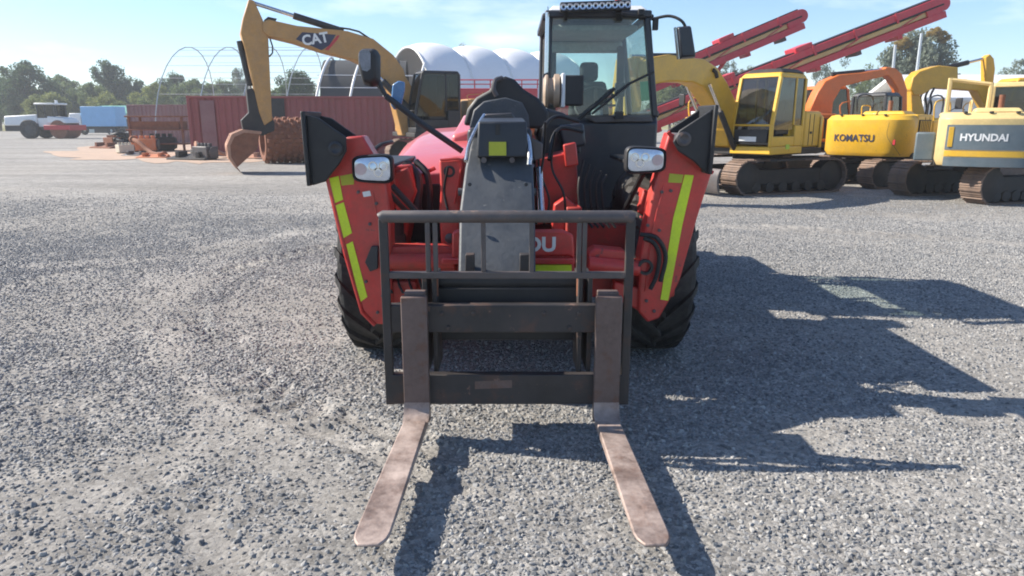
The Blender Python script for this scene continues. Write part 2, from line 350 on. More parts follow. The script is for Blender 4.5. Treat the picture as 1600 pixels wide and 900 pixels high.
def ground_mat():
    m, nt, p = mat_base('gravel_ground'); L = nt.links.new
    tc = N(nt, 'ShaderNodeTexCoord'); src = tc.outputs['Object']
    at = N(nt, 'ShaderNodeAttribute'); at.attribute_name = 'fines'
    vo = N(nt, 'ShaderNodeTexVoronoi', Scale=52.0); L(src, vo.inputs['Vector'])
    vr = N(nt, 'ShaderNodeValToRGB'); e = vr.color_ramp.elements
    e[0].position = 0; e[0].color = (.135,.131,.126,1); e[1].position = 1; e[1].color = (.45,.425,.39,1)
    q = e.new(.5); q.color = (.275,.265,.25,1)
    sp = N(nt, 'ShaderNodeSeparateColor'); L(vo.outputs['Color'], sp.inputs[0]); L(sp.outputs[0], vr.inputs[0])
    # dusty fines between the stones
    n1 = N(nt, 'ShaderNodeTexNoise', Scale=75.0, Detail=8.0, Roughness=.8); L(src, n1.inputs[0])
    fr = N(nt, 'ShaderNodeValToRGB'); e = fr.color_ramp.elements; e[0].position = .3; e[0].color = (.23,.21,.185,1); e[1].position = .7; e[1].color = (.47,.435,.39,1)
    L(n1.outputs[0], fr.inputs[0])
    n2 = N(nt, 'ShaderNodeTexNoise', Scale=.16, Detail=6.0, Roughness=.6); L(src, n2.inputs[0])
    mr = N(nt, 'ShaderNodeMapRange'); mr.inputs[1].default_value = .42; mr.inputs[2].default_value = .66; mr.inputs[3].default_value = 0; mr.inputs[4].default_value = .32; L(n2.outputs[0], mr.inputs[0])
    mx0 = N(nt, 'ShaderNodeMath'); mx0.operation = 'MAXIMUM'; L(at.outputs['Fac'], mx0.inputs[0]); L(mr.outputs[0], mx0.inputs[1])
    n3 = N(nt, 'ShaderNodeTexNoise', Scale=40.0, Detail=4.0); L(src, n3.inputs[0])
    sh = N(nt, 'ShaderNodeMath'); sh.operation = 'MULTIPLY_ADD'; L(n3.outputs[0], sh.inputs[0]); sh.inputs[1].default_value = .9; sh.inputs[2].default_value = -.25
    mf = N(nt, 'ShaderNodeMath'); mf.operation = 'MULTIPLY_ADD'; mf.use_clamp = True; L(mx0.outputs[0], mf.inputs[0]); mf.inputs[1].default_value = .8; L(sh.outputs[0], mf.inputs[2])
    mx = N(nt, 'ShaderNodeMixRGB'); L(mf.outputs[0], mx.inputs[0]); L(vr.outputs[0], mx.inputs[1]); L(fr.outputs[0], mx.inputs[2])
    # wide soft wheel bands of cleaner and dirtier stone across the yard
    mp = N(nt, 'ShaderNodeMapping'); mp.inputs['Scale'].default_value = (.09, .42, 1); mp.inputs['Rotation'].default_value = (0,0,.12); L(src, mp.inputs[0])
    n4 = N(nt, 'ShaderNodeTexNoise', Scale=1.0, Detail=5.0, Roughness=.6); n4.inputs['Distortion'].default_value = .6; L(mp.outputs[0], n4.inputs[0])
    b4 = N(nt, 'ShaderNodeMapRange'); b4.inputs[1].default_value = .3; b4.inputs[2].default_value = .7; b4.inputs[3].default_value = .74; b4.inputs[4].default_value = 1.2; L(n4.outputs[0], b4.inputs[0])
    mu = N(nt, 'ShaderNodeMixRGB'); mu.blend_type = 'MULTIPLY'; mu.inputs[0].default_value = 1; L(mx.outputs[0], mu.inputs[1]); L(b4.outputs[0], mu.inputs[2])
    n5 = N(nt, 'ShaderNodeTexNoise', Scale=3.5, Detail=9.0, Roughness=.75); L(src, n5.inputs[0])
    b5 = N(nt, 'ShaderNodeMapRange'); b5.inputs[1].default_value = .32; b5.inputs[2].default_value = .68; b5.inputs[3].default_value = .66; b5.inputs[4].default_value = 1.18; L(n5.outputs[0], b5.inputs[0])
    mu5 = N(nt, 'ShaderNodeMixRGB'); mu5.blend_type = 'MULTIPLY'; mu5.inputs[0].default_value = 1; L(mu.outputs[0], mu5.inputs[1]); L(b5.outputs[0], mu5.inputs[2]); mu = mu5
    L(mu.outputs[0], p.inputs['Base Color']); p.inputs['Roughness'].default_value = .95; p.inputs['Specular IOR Level'].default_value = .2
    bsum = N(nt, 'ShaderNodeMath'); bsum.operation = 'MULTIPLY_ADD'; iv = N(nt, 'ShaderNodeMath'); iv.operation = 'MULTIPLY_ADD'; L(mf.outputs[0], iv.inputs[0]); iv.inputs[1].default_value = .85; iv.inputs[2].default_value = -.9
    L(vo.outputs['Distance'], bsum.inputs[0]); L(iv.outputs[0], bsum.inputs[1]); L(n1.outputs[0], bsum.inputs[2])
    b = N(nt, 'ShaderNodeBump'); b.inputs['Strength'].default_value = .7; b.inputs['Distance'].default_value = .010; L(bsum.outputs[0], b.inputs['Height']); L(b.outputs[0], p.inputs['Normal'])
    return m
GROUND = ground_mat()
yard = link_mesh('gravel_yard', me, GROUND); tag(yard, 'grey crushed gravel yard with tyre tracks', kind='structure')

# loose stones: real stones lying on the yard, thinner where the fines show
sel = (np.abs(GX) < .80*GY+.7) & (GY > 1.7) & (GY < 17)
keep = sel[:-1,:-1] & sel[1:,1:]
Fk = F.reshape(ny-1, nx-1, 4)[keep]
used, inv = np.unique(Fk, return_inverse=True)
sm = bpy.data.meshes.new('gravel_stones'); grid_mesh(sm, V[used]-np.array([0,0,.0035]), inv.reshape(-1, 4))
dn = np.clip(1-fines*1.1, .3, 1)*np.clip((17-GY)/9.5, 0, 1)**1.5
clus = np.clip((vnoise(GX, GY, 1.6, 21, 4, .6)-.26)/.22, .55, 1)
a = sm.attributes.new('dens', 'FLOAT', 'POINT'); a.data.foreach_set('value', (dn*clus*thin).ravel()[used].astype(np.float32))
def stone_mat():
    m, nt, p = mat_base('loose_stone'); L = nt.links.new
    at = N(nt, 'ShaderNodeAttribute'); at.attribute_type = 'INSTANCER'; at.attribute_name = 'tone'
    vr = N(nt, 'ShaderNodeValToRGB'); e = vr.color_ramp.elements
    e[0].position = 0; e[0].color = (.12,.121,.123,1); e[1].position = 1; e[1].color = (.40,.385,.36,1)
    q = e.new(.35); q.color = (.20,.20,.20,1); q = e.new(.8); q.color = (.285,.28,.272,1)
    L(at.outputs['Fac'], vr.inputs[0]); L(vr.outputs[0], p.inputs['Base Color']); p.inputs['Roughness'].default_value = .9; p.inputs['Specular IOR Level'].default_value = .3
    return m
STONE = stone_mat()
ng = bpy.data.node_groups.new('scatter_stones', 'GeometryNodeTree'); ng.is_modifier = True
ng.interface.new_socket('Geometry', in_out='INPUT', socket_type='NodeSocketGeometry'); ng.interface.new_socket('Geometry', in_out='OUTPUT', socket_type='NodeSocketGeometry')
gi = ng.nodes.new('NodeGroupInput'); go = ng.nodes.new('NodeGroupOutput'); L = ng.links.new
na = ng.nodes.new('GeometryNodeInputNamedAttribute'); na.data_type = 'FLOAT'; na.inputs['Name'].default_value = 'dens'
mm = ng.nodes.new('ShaderNodeMath'); mm.operation = 'MULTIPLY'; mm.inputs[1].default_value = 7600; L(na.outputs['Attribute'], mm.inputs[0])
dp = ng.nodes.new('GeometryNodeDistributePointsOnFaces'); L(gi.outputs[0], dp.inputs['Mesh']); L(mm.outputs[0], dp.inputs['Density'])
def stone_variant(seed):
    ic = ng.nodes.new('GeometryNodeMeshIcoSphere'); ic.inputs['Radius'].default_value = .011; ic.inputs['Subdivisions'].default_value = 2
    sp = ng.nodes.new('GeometryNodeSetPosition'); L(ic.outputs[0], sp.inputs['Geometry'])
    nz = ng.nodes.new('ShaderNodeTexVoronoi'); nz.inputs['Scale'].default_value = 75
    po = ng.nodes.new('GeometryNodeInputPosition'); av = ng.nodes.new('ShaderNodeVectorMath'); av.operation = 'ADD'; av.inputs[1].default_value = (seed*3.1, seed*1.7, seed); L(po.outputs[0], av.inputs[0]); L(av.outputs[0], nz.inputs['Vector'])
    s1 = ng.nodes.new('ShaderNodeVectorMath'); s1.operation = 'SUBTRACT'; s1.inputs[1].default_value = (.5,.5,.5); L(nz.outputs['Color'], s1.inputs[0])
    s2 = ng.nodes.new('ShaderNodeVectorMath'); s2.operation = 'SCALE'; s2.inputs['Scale'].default_value = .011; L(s1.outputs[0], s2.inputs[0]); L(s2.outputs[0], sp.inputs['Offset'])
    ch = ng.nodes.new('GeometryNodeConvexHull'); L(sp.outputs[0], ch.inputs[0])
    mt = ng.nodes.new('GeometryNodeSetMaterial'); mt.inputs['Material'].default_value = STONE; L(ch.outputs[0], mt.inputs[0])
    return mt
gt = ng.nodes.new('GeometryNodeGeometryToInstance')
for s_ in range(5): L(stone_variant(s_+1).outputs[0], gt.inputs[0])
ip = ng.nodes.new('GeometryNodeInstanceOnPoints'); L(dp.outputs['Points'], ip.inputs['Points']); L(gt.outputs[0], ip.inputs['Instance']); ip.inputs['Pick Instance'].default_value = True
def rnd(dt, a, b, seed):
    r = ng.nodes.new('FunctionNodeRandomValue'); r.data_type = dt
    ins = [i for i in r.inputs if i.enabled and i.name in ('Min','Max')]
    ins[0].default_value = a; ins[1].default_value = b
    [i for i in r.inputs if i.name == 'Seed'][0].default_value = seed
    return [o for o in r.outputs if o.enabled][0]
L(rnd('FLOAT_VECTOR', (0,0,0), (6.28,6.28,6.28), 1), ip.inputs['Rotation'])
pw = ng.nodes.new('ShaderNodeMath'); pw.operation = 'POWER'; L(rnd('FLOAT', 0, 1, 2), pw.inputs[0]); pw.inputs[1].default_value = 2.6
ma = ng.nodes.new('ShaderNodeMath'); ma.operation = 'MULTIPLY_ADD'; L(pw.outputs[0], ma.inputs[0]); ma.inputs[1].default_value = .80; ma.inputs[2].default_value = .36
sv = ng.nodes.new('ShaderNodeVectorMath'); sv.operation = 'SCALE'; L(rnd('FLOAT_VECTOR', (.7,.7,.5), (1.3,1.2,.9), 3), sv.inputs[0]); L(ma.outputs[0], sv.inputs['Scale'])
L(sv.outputs[0], ip.inputs['Scale'])
st = ng.nodes.new('GeometryNodeStoreNamedAttribute'); st.data_type = 'FLOAT'; st.domain = 'INSTANCE'; st.inputs['Name'].default_value = 'tone'
L(ip.outputs[0], st.inputs['Geometry']); L(rnd('FLOAT', 0, 1, 5), [i for i in st.inputs if i.name == 'Value' and i.enabled][0])
L(st.outputs[0], go.inputs[0])
stones = link_mesh('gravel_stones', sm, STONE); md = stones.modifiers.new('scatter', 'NODES'); md.node_group = ng
tag(stones, 'loose grey crushed stones lying on the yard', 'gravel', kind='stuff')
# ------------------------------------------------------------------ telehandler
TL = Vector((0, 6.2, 0))
tele = empty('telehandler', TL, 0, 'red telescopic handler with lowered pallet forks, grey boom and raised stabiliser legs', 'telehandler')
def PX(pts, Y): return [W(x, y, Y) for x, y in pts]
def part(mb, name, mat, bevel=.006, smooth=35, seg=2): return mb.build(name, mat, tele, bevel, smooth, -TL, seg)
def parts(mb, name, mat, bevel=0, smooth=35): return build_each(mb, name, mat, tele, bevel, smooth, -TL)
def sub(mb, name, mat, parent, bevel=.004, smooth=35): return mb.build(name, mat, parent, bevel, smooth)
def spline(pts, n=8):
    pts = [Vector(p) for p in pts]; P_ = [2*pts[0]-pts[1]] + pts + [2*pts[-1]-pts[-2]]; out = []
    for i in range(1, len(P_)-2):
        for k in range(n):
            t = k/n; a,b,c,d = P_[i-1:i+3]; out.append(.5*((2*b)+(-a+c)*t+(2*a-5*b+4*c-d)*t*t+(-a+3*b-3*c+d)*t**3))
    return out + [pts[-1]]

# wheels -----------------------------------------------------------
def tyre_mesh(rad, wid, lugs=20):
    mb = MB(); h = wid/2; r = rad-.035
    mb.lathe([(.32,-h*.72),(r*.72,-h*.98),(r*.9,-h*1.0),(r*.97,-h*.93),(r,-h*.8),(r+.006,0),(r,h*.8),(r*.97,h*.93),(r*.9,h),(r*.72,h*.98),(.32,h*.72),(.30,0)], (0,0,0), (1,0,0), 56, closed=True)
    for k in range(lugs):
        for s in (-1, 1):
            a0 = 2*math.pi*(k+(.25 if s > 0 else -.25))/lugs; secs = []
            for t in np.linspace(0, 1, 6):
                x = s*(-.02+t*(h*1.06+.02)); a = a0 + .46*t**.85; drop = 0 if t < .78 else (t-.78)/.22*.075
                w = .030+.012*t; q = []
                for da, rr in ((-w/rad, r-.03-drop),(w/rad, r-.03-drop),(w/rad*.72, rad-drop),(-w/rad*.72, rad-drop)):
                    q.append((x, -rr*math.cos(a+da), rr*math.sin(a+da)))
                secs.append(q)
            mb.loft(secs)
    return mb.mesh('tyre', 30)
def rim_mesh(side):
    mb = MB(); mb.lathe([(.335,-.13*side),(.345,.13*side),(.31,.135*side),(.29,.05*side),(.16,.02*side),(.14,.09*side),(.06,.10*side)], (0,0,0), (1,0,0), 36)
    for k in range(8):
        a = k*math.pi/4; mb.cyl((.02*side,.2*math.cos(a),.2*math.sin(a)), (.065*side,.2*math.cos(a),.2*math.sin(a)), .018, 6)
    return mb.mesh('rim')
TR = .62; tyre = tyre_mesh(TR, .41); rims = {1: rim_mesh(1), -1: rim_mesh(-1)}
tyre.materials.append(RUBBER)
for wy in (4.87, 7.75):
    for s in (-1, 1):
        w = link_mesh('wheel', tyre, RUBBER, tele, Vector((s*.915+.03, wy, TR-.012)) - TL); w.rotation_euler = (random.random()*.3, 0, 0)
        link_mesh('rim', rims[s], RED, w)
# running gear -----------------------------------------------------
mb = MB()
mb.box(-.78,.84,4.77,4.97,.52,.72); mb.cyl((-.30,4.87,.6),(.36,4.87,.6),.20,20); mb.box(-.78,.84,7.65,7.85,.52,.72); mb.cyl((-.2,7.75,.6),(.26,7.75,.6),.2,20)
mb.cyl((.03,5.0,.6),(.03,7.6,.6),.05,10)
parts(mb, 'axle_piece', BLACK, .01)
mb = MB()
for s in (-1, 1): mb.box(.03+s*.36-.05,.03+s*.36+.05,4.45,8.5,.44,1.02)
mb.box(-.36,.42,7.9,8.6,.5,1.05); mb.box(-.33,.39,5.6,7.4,.42,.5); mb.box(-.33,.39,5.3,5.4,.5,.95)
part(mb, 'chassis', RED_IN, .012)
# front cross member that carries the stabilisers
mb = MB(); mb.box(-.93,.99,4.2,4.44,.50,.72)
for s in (-1, 1): mb.box(.03+s*.30-.03,.03+s*.30+.03,4.02,4.2,.42,.86)
part(mb, 'front_cross_member', RED_IN, .015)
mb = MB(); mb.prism(PX([(600,392),(612,386),(700,386),(712,394),(712,426),(700,432),(606,432),(600,424)], 4.05), (0,.14,0))
mb.cyl(W(606,408,4.03), W(712,408,4.03), .045, 16)
part(mb, 'stabiliser_cylinder', RED_IN, .01)
mb = MB(); mb.prism(PX([(918,396),(930,388),(975,392),(988,404),(986,432),(920,434)], 4.05), (0,.14,0)); mb.cyl(W(918,412,4.03), W(1000,420,4.03), .045, 16)
part(mb, 'stabiliser_cylinder', RED, .01)
mb = MB(); mb.prism(PX([(960,440),(1004,452),(1034,492),(1018,500),(985,478),(956,470)], 4.06), (0,.10,0)); part(mb, 'stabiliser_link', RED, .01)
mb = MB(); mb.prism(PX([(598,440),(650,440),(652,468),(602,476)], 4.06), (0,.10,0)); part(mb, 'stabiliser_link', RED_IN, .01)
# name panel behind the boom head
mb = MB(); mb.prism(PX([(706,364),(714,360),(880,360),(896,368),(898,404),(888,400),(706,404)], 3.93), (0,.06,0))
np_ = part(mb, 'name_panel', RED, .012)
o = text_obj('MANITOU', .112, WHITE, np_, W(794,383,3.929), (1,0,0), (0,0,1), .002, .004, 1.04)
mb = MB(); mb.prism(PX([(720,414),(893,414),(893,424),(720,424)], 3.92), (0,.03,0)); part(mb, 'reflective_strip', REFLECT, 0)
mb = MB(); mb.prism(PX([(690,404),(898,404),(898,413),(690,413)], 3.90), (0,.06,0)); part(mb, 'panel_ledge', RED, .006)
mb = MB(); mb.cyl(W(770,437,4.0), W(905,437,4.0), .018, 10); mb.cyl(W(770,437,4.0), W(800,437,4.0), .03, 12); part(mb, 'hydraulic_ram', CHROME, 0)
mb = MB()
for x, w_ in ((770,30),(846,5),(905,16),(760,4)): mb.prism(PX([(x,466),(x+w_,466),(x+w_,478),(x,478)], 4.36), (0,.05,0))
parts(mb, 'hose_fitting', CHROME, .004)

# stabilisers -------------------------------------------------------
def stab(outline, pad, pivot, strips, ends, tan):
    mb = MB(); mb.prism(PX(outline, 4.02), (0,.15,0)); leg = part(mb, 'stabiliser_leg', RED, .012)
    mb = MB(); mb.tube(PX(tan, 4.02), .012, 6); sub(mb, 'edge_weld', RED, leg, 0)
    for q in strips:
        mb = MB(); mb.prism([p - Vector((0,.001,0)) for p in PX(q, 4.017)], (0,.003,0)); sub(mb, 'reflective_strip', REFLECT, leg, 0)
    mb = MB(); mb.prism([p - Vector((0,.001,0)) for p in PX(ends, 4.017)], (0,.003,0)); sub(mb, 'faded_strip', YSTICK, leg, 0)
    mb = MB(); P_ = PX(pad, 3.90)
    c = sum(P_, Vector())/len(P_)
    mb.prism(P_, (0,.02,0)); mb.prism([p + Vector((0,.28,0)) for p in P_], (0,.02,0))
    # the ground plate joins the two cheek plates along the outer edge
    e = sorted(P_, key=lambda p: -abs(p.x))[:2]; e = sorted(e, key=lambda p: p.z); sx = 1 if c.x > 0 else -1
    lo, hi = min(P_, key=lambda p: p.z), max(P_, key=lambda p: p.z)
    mb.bar(lo + Vector((sx*.012,.15,0)), hi + Vector((sx*.012,.15,.02)), .36, .022, (sx,0,0))
    pd = part(mb, 'stabiliser_foot', BLACK, .006)
    mb = MB(); q = W(*pivot, 3.90); mb.lathe([(.038,0),(.038,-.018),(.026,-.022),(.014,-.014)], q, (0,1,0), 20); mb.cyl(q, q + Vector((0,.3,0)), .03, 16); sub(mb, 'pivot_pin', RAIL if sx > 0 else DGREY, pd, 0)  # right pin lighter, its sunlit brightness painted into the grey
stab([(512,276),(540,214),(566,212),(600,268),(610,330),(612,480),(600,508),(584,506),(566,486),(540,400)],
     [(478,180),(497,184),(522,202),(540,214),(541,236),(530,256),(508,284),(488,290),(484,282)], (525,232),
     [[(513,279),(529,275),(536,312),(522,318)],[(524,321),(537,316),(550,364),(537,372)],[(541,382),(551,377),(574,464),(563,472)]],
     [(531,275),(553,271),(553,288),(534,290)], [(511,276),(540,398),(566,488),(586,508)])
stab([(1113,268),(1085,255),(1062,214),(1046,206),(1038,232),(1020,300),(1000,400),(998,488),(1012,504),(1030,498),(1046,470),(1062,440),(1090,340)],
     [(1114,170),(1108,174),(1062,204),(1052,222),(1060,236),(1084,252),(1104,272),(1113,268)], (1068,217),
     [[(1070,273),(1084,274),(1066,352),(1044,470),(1032,468),(1052,340)]],
     [(1046,271),(1068,273),(1065,286),(1044,285)], [(1114,270),(1088,256),(1064,236),(1044,206)])
mb = MB(); mb.prism(PX([(570,410),(580,385),(590,385),(590,420),(578,425)], 3.99), (0,.03,0)); part(mb, 'hose_guard', DGREY, .004)
mb = MB()
for q in ([(1006,372),(1022,380),(1030,400),(1026,430),(1016,452)], [(1000,366),(1026,372),(1040,400),(1032,440)]): mb.tube(spline([W(x,y,3.98) for x,y in q]), .013, 8)
parts(mb, 'stabiliser_hose', HOSE, 0)
mb = MB(); mb.lathe([(.045,0),(.045,.03),(.03,.03),(.03,0)], W(1009,418,3.99), (0,1,0), 20, True); part(mb, 'hose_port', BLACK, 0)

# boom -------------------------------------------------------------
mb = MB()
mb.hexa([(-.29,4.7,1.10),(.13,4.7,1.10),(.13,8.7,1.16),(-.29,8.7,1.16),(-.29,4.7,1.50),(.13,4.7,1.50),(.13,8.7,1.62),(-.29,8.7,1.62)])
boom = part(mb, 'boom', DGREY, .03, seg=3)
mb = MB(); mb.prism(PX([(724,196),(730,170),(744,152),(764,141),(774,124),(790,119),(804,124),(818,139),(842,154),(858,176),(856,202)], 4.95), (0,.5,0)); sub(mb, 'boom_nose_cover', BLACK, boom, .02)
mb = MB(); mb.prism(PX([(733,200),(740,172),(756,158),(790,152),(816,160),(826,180),(828,200)], 4.9), (0,.06,0)); sub(mb, 'boom_nose_plate', GREY, boom, .01)
mb = MB(); mb.tube(spline([W(776,150,4.88),W(771,138,4.88),W(774,126,4.9),W(784,122,4.95)]), .016, 8); sub(mb, 'nose_bracket', RAIL, boom, 0)
# gooseneck
f = [W(716,432,3.52), W(837,432,3.52), W(836,330,3.78), W(833,262,3.98), W(824,214,4.16), W(812,190,4.26), W(752,190,4.26), W(737,214,4.16), W(727,262,3.98), W(718,330,3.78)]
bk = [p + Vector((0, .34 - .02*i*0, -.02)) for i, p in enumerate(f)]
mb = MB(); n = len(f); mb.add(f+bk, [(0,1,2,9),(9,2,3,8),(8,3,4,7),(7,4,5,6),(n,n+9,n+2,n+1),(n+9,n+8,n+3,n+2),(n+8,n+7,n+4,n+3),(n+7,n+6,n+5,n+4)] + [(i,i+n,(i+1)%n+n,(i+1)%n) for i in range(n)])
goose = part(mb, 'boom_head', GREY, .014, seg=3)
mb = MB(); mb.hexa([W(745,246,3.96),W(825,246,3.96),W(825,246,4.12),W(745,246,4.12),W(747,190,4.0),W(823,190,4.0),W(818,184,4.3),W(752,184,4.3)]); hb = sub(mb, 'head_cover', DGREY, goose, .01)
mb = MB(); mb.prism(PX([(774,194),(781,194),(781,214),(774,214)], 3.985), (0,.06,0)); sub(mb, 'slot', BLACK, goose, 0)
mb = MB(); mb.prism(PX([(764,222),(791,222),(791,243),(764,243)], 3.957), (0,.06,.0)); sub(mb, 'warning_sticker', YSTICK, goose, 0)
mb = MB()
for x in (756,800): mb.lathe([(.016,-.02),(.016,.05)], W(x,250,3.97), (0,1,0), 8)
build_each(mb, 'bolt', RAIL, goose)
mb = MB(); mb.tube(spline([W(728,252,3.95),W(733,226,4.06),W(746,198,4.2),W(757,180,4.34)]), .012, 8); mb.tube(spline([W(812,200,4.12),W(824,215,4.05),W(828,240,3.95),W(827,258,3.92)]), .014, 8); build_each(mb, 'edge_glint', CHROME, goose)  # chrome tubes stand in for reflections along the bevelled head edges
mb = MB(); mb.prism(PX([(828,214),(848,224),(848,248),(834,252)], 4.1), (0,.1,0)); sub(mb, 'side_bracket', RAIL, goose, .008)
mb = MB(); mb.prism(PX([(758,178),(800,176),(806,186),(756,190)], 4.32), (0,.2,0)); mb.prism(PX([(770,190),(808,186),(808,192),(772,196)], 4.2), (0,.1,0)); sub(mb, 'head_pivot', RAIL, goose, .008)
mb = MB()
for q in ([(700,260),(694,300),(704,345)], [(846,200),(842,260),(858,312),(850,350)], [(868,205),(862,260),(880,300),(884,335)], [(852,190),(850,240),(840,300),(838,350)]):
    mb.tube(spline([W(x,y,4.25+.05*(i%2)) for i,(x,y) in enumerate(q)]), .0075, 8)
mb.tube(spline([W(905,190,4.5),W(870,182,4.5),W(850,200,4.4),W(846,240,4.3)]), .012, 8); mb.tube(spline([W(912,206,4.5),W(878,200,4.5),W(864,215,4.4),W(858,250,4.3)]), .012, 8)
for k in range(4): mb.tube(spline([W(690+k*10,440,3.9),W(720+k*6,455+k*3,3.8),W(790,462+k*2,3.75),W(850-k*4,452+k*3,3.8),W(880-k*8,440,3.9)]), .014, 8)
parts(mb, 'hydraulic_hose', HOSE, 0)
# red side cheeks on either side of the boom
mb = MB(); mb.prism(PX([(686,250),(722,250),(718,320),(716,400),(690,400),(686,330),(688,300)], 4.3), (0,.5,0)); ck = part(mb, 'boom_cheek', RED, .012)
mb = MB(); mb.lathe([(.035,0),(.035,.012),(.02,.012),(.02,0)], W(702,268,4.296), (0,1,0), 20, True); sub(mb, 'pin_boss', BLACK, ck, 0)
mb = MB(); mb.tube(spline([W(688,250,4.29),W(720,250,4.29),W(718,275,4.29),W(710,318,4.29)]), .009, 6); sub(mb, 'cheek_edge', RED, ck, 0)
mb = MB(); mb.prism(PX([(838,248),(900,236),(904,300),(900,345),(838,352)], 4.65), (0,.4,0)); part(mb, 'boom_cheek', RED_IN, .012)
mb = MB(); mb.prism(PX([(866,320),(884,308),(900,322),(902,360),(862,360)], 4.5), (0,.12,0)); mb.prism(PX([(880,226),(900,222),(904,258),(884,262)], 4.6), (0,.05,0)); parts(mb, 'boom_cheek_plate', RED, .01)
# wedge of dark stuff between boom and cab
mb = MB(); mb.prism(PX([(850,168),(880,176),(904,190),(908,240),(850,250),(838,210)], 5.3), (0,.6,0)); mb.prism(PX([(872,196),(912,192),(916,228),(880,236)], 5.1), (0,.15,0)); part(mb, 'valve_block', NAVY, .02)

# engine hood ------------------------------------------------------
def hsec(Y, xl, xr, zt, zb, rad):
    pts = [(xr,Y,zb),(xr,Y,zt+.03)]
    for k in range(7):
        a = math.pi/2*k/6; pts.append((xl+rad-rad*math.sin(a), Y, zt-rad*.75+rad*.75*math.cos(a)))
    pts.append((xl,Y,zb)); return pts
mb = MB(); mb.loft([hsec(4.98,-.86,-.31,1.175,1.09,.10), hsec(5.1,-.90,-.31,1.235,1.05,.16), hsec(5.5,-.94,-.31,1.30,1.0,.2), hsec(6.3,-.97,-.31,1.40,.95,.22), hsec(7.4,-.98,-.31,1.47,.95,.24), hsec(8.2,-.96,-.31,1.44,.9,.26), hsec(8.5,-.88,-.33,1.30,.9,.2)])
hood = part(mb, 'engine_hood', HOODRED, .01, 50)
mb = MB(); mb.loft([[(-.50,6.0,1.43),(-.315,6.0,1.47),(-.315,6.0,1.36),(-.50,6.0,1.34)],[(-.46,6.9,1.60),(-.33,6.9,1.62),(-.33,6.9,1.42),(-.5,6.9,1.42)]]); sub(mb, 'hood_scoop', HOODRED, hood, .03)
mb = MB(); mb.box(-.88,-.33,4.97,5.2,.66,1.12); part(mb, 'radiator_bay', BLACK, .01)
mb = MB(); mb.prism(PX([(586,262),(640,258),(648,290),(640,345),(630,400),(602,400),(590,330)], 4.45), (0,.3,0)); mb.prism(PX([(614,270),(636,262),(650,300),(634,345),(620,340)], 4.38), (0,.08,0)); part(mb, 'front_fender', RED_IN, .012)
mb = MB(); mb.tube(spline([W(634,256,4.6),W(652,280,4.55),W(650,320,4.5),W(656,345,4.5)]), .035, 10); mb.tube(spline([W(650,252,4.7),W(668,275,4.65),W(672,330,4.6)]), .022, 8); mb.tube([W(612,290,4.3),W(650,330,4.3)], .02, 8); parts(mb, 'intake_pipe', BLACK, 0)
mb = MB(); mb.tube(spline([W(655,276,4.7),W(668,268,4.7),W(680,262,4.7)]), .014, 8); mb.tube(spline([W(640,390,4.2),W(655,384,4.2),W(672,388,4.2)]), .02, 8); parts(mb, 'red_pipe', RED, 0)
mb = MB(); mb.prism(PX([(1006,296),(1022,302),(1016,340),(996,332)], 4.4), (0,.2,0)); mb.prism(PX([(1000,336),(1012,344),(1004,372),(992,366)], 4.4), (0,.2,0)); mb.prism(PX([(905,352),(990,352),(996,392),(905,392)], 4.6), (0,.3,0)); part(mb, 'front_fender', RED_IN, .012)
mb = MB(); mb.box(-1.13,-.72,4.30,5.5,1.26,1.29); mb.box(.77,1.17,4.30,5.7,1.26,1.29); parts(mb, 'mudguard', BLACK, .01)

# headlights -------------------------------------------------------
def lamp(px, py, w, h, s):
    c = W(px, py, 3.98); a, b = w/2/FPX*3.95, h/2/FPX*3.95
    def rr(f, dy, g=1.0):
        out = []
        for k in range(24):
            t = 2*math.pi*k/24; cx = abs(math.cos(t))**.42*math.copysign(1, math.cos(t)); cz = abs(math.sin(t))**.42*math.copysign(1, math.sin(t))
            hh = 1 - .16*(1 + s*cx)/2
            out.append(c + Vector((a*f*cx, dy, b*g*cz*hh)))
        return out
    mb = MB(); mb.loft([rr(.82,.14,.8), rr(1.0,.05), rr(1.0,0), rr(.94,-.012,.92), rr(.88,0.006,.84), rr(.86,.02,.8)]); hl = part(mb, 'headlight', BLACK, 0, 40)
    mb = MB(); mb.loft([rr(.88,.012,.83), rr(.86,-.004,.80), rr(.5,-.012,.45)]); sub(mb, 'lens', LENS, hl, 0, 50)
    mb = MB(); cc = c + Vector((s*a*.55,-.013,0)); mb.cyl(cc + Vector((0,.01,0)), cc + Vector((0,-.004,0)), b*.38, 14); sub(mb, 'indicator_lamp', M('indicator_amber_%d' % s, (.58,.44,.43), .2, var=.2), hl, 0)
    mb = MB()
    for k in range(3):
        cc = c + Vector((-s*a*(.05+.25*k),-.012,b*.2*(-1)**k)); mb.lathe([(b*.30,0),(b*.30,-.004),(b*.22,-.004),(b*.22,0)], cc, (0,1,0), 14, True)
    build_each(mb, 'reflector_ring', CHROME, hl)
lamp(582, 264, 64, 48, -1); lamp(1009, 250, 64, 45, 1)
mb = MB(); mb.tube([W(592,284,4.1),W(625,320,4.2),W(650,345,4.35)], .017, 8); mb.tube([W(570,244,4.1),W(596,226,4.3),W(612,222,4.6)], .014, 8); mb.tube([W(1005,270,4.1),W(990,300,4.3),W(975,330,4.6)], .017, 8); parts(mb, 'lamp_bracket', BLACK, 0)

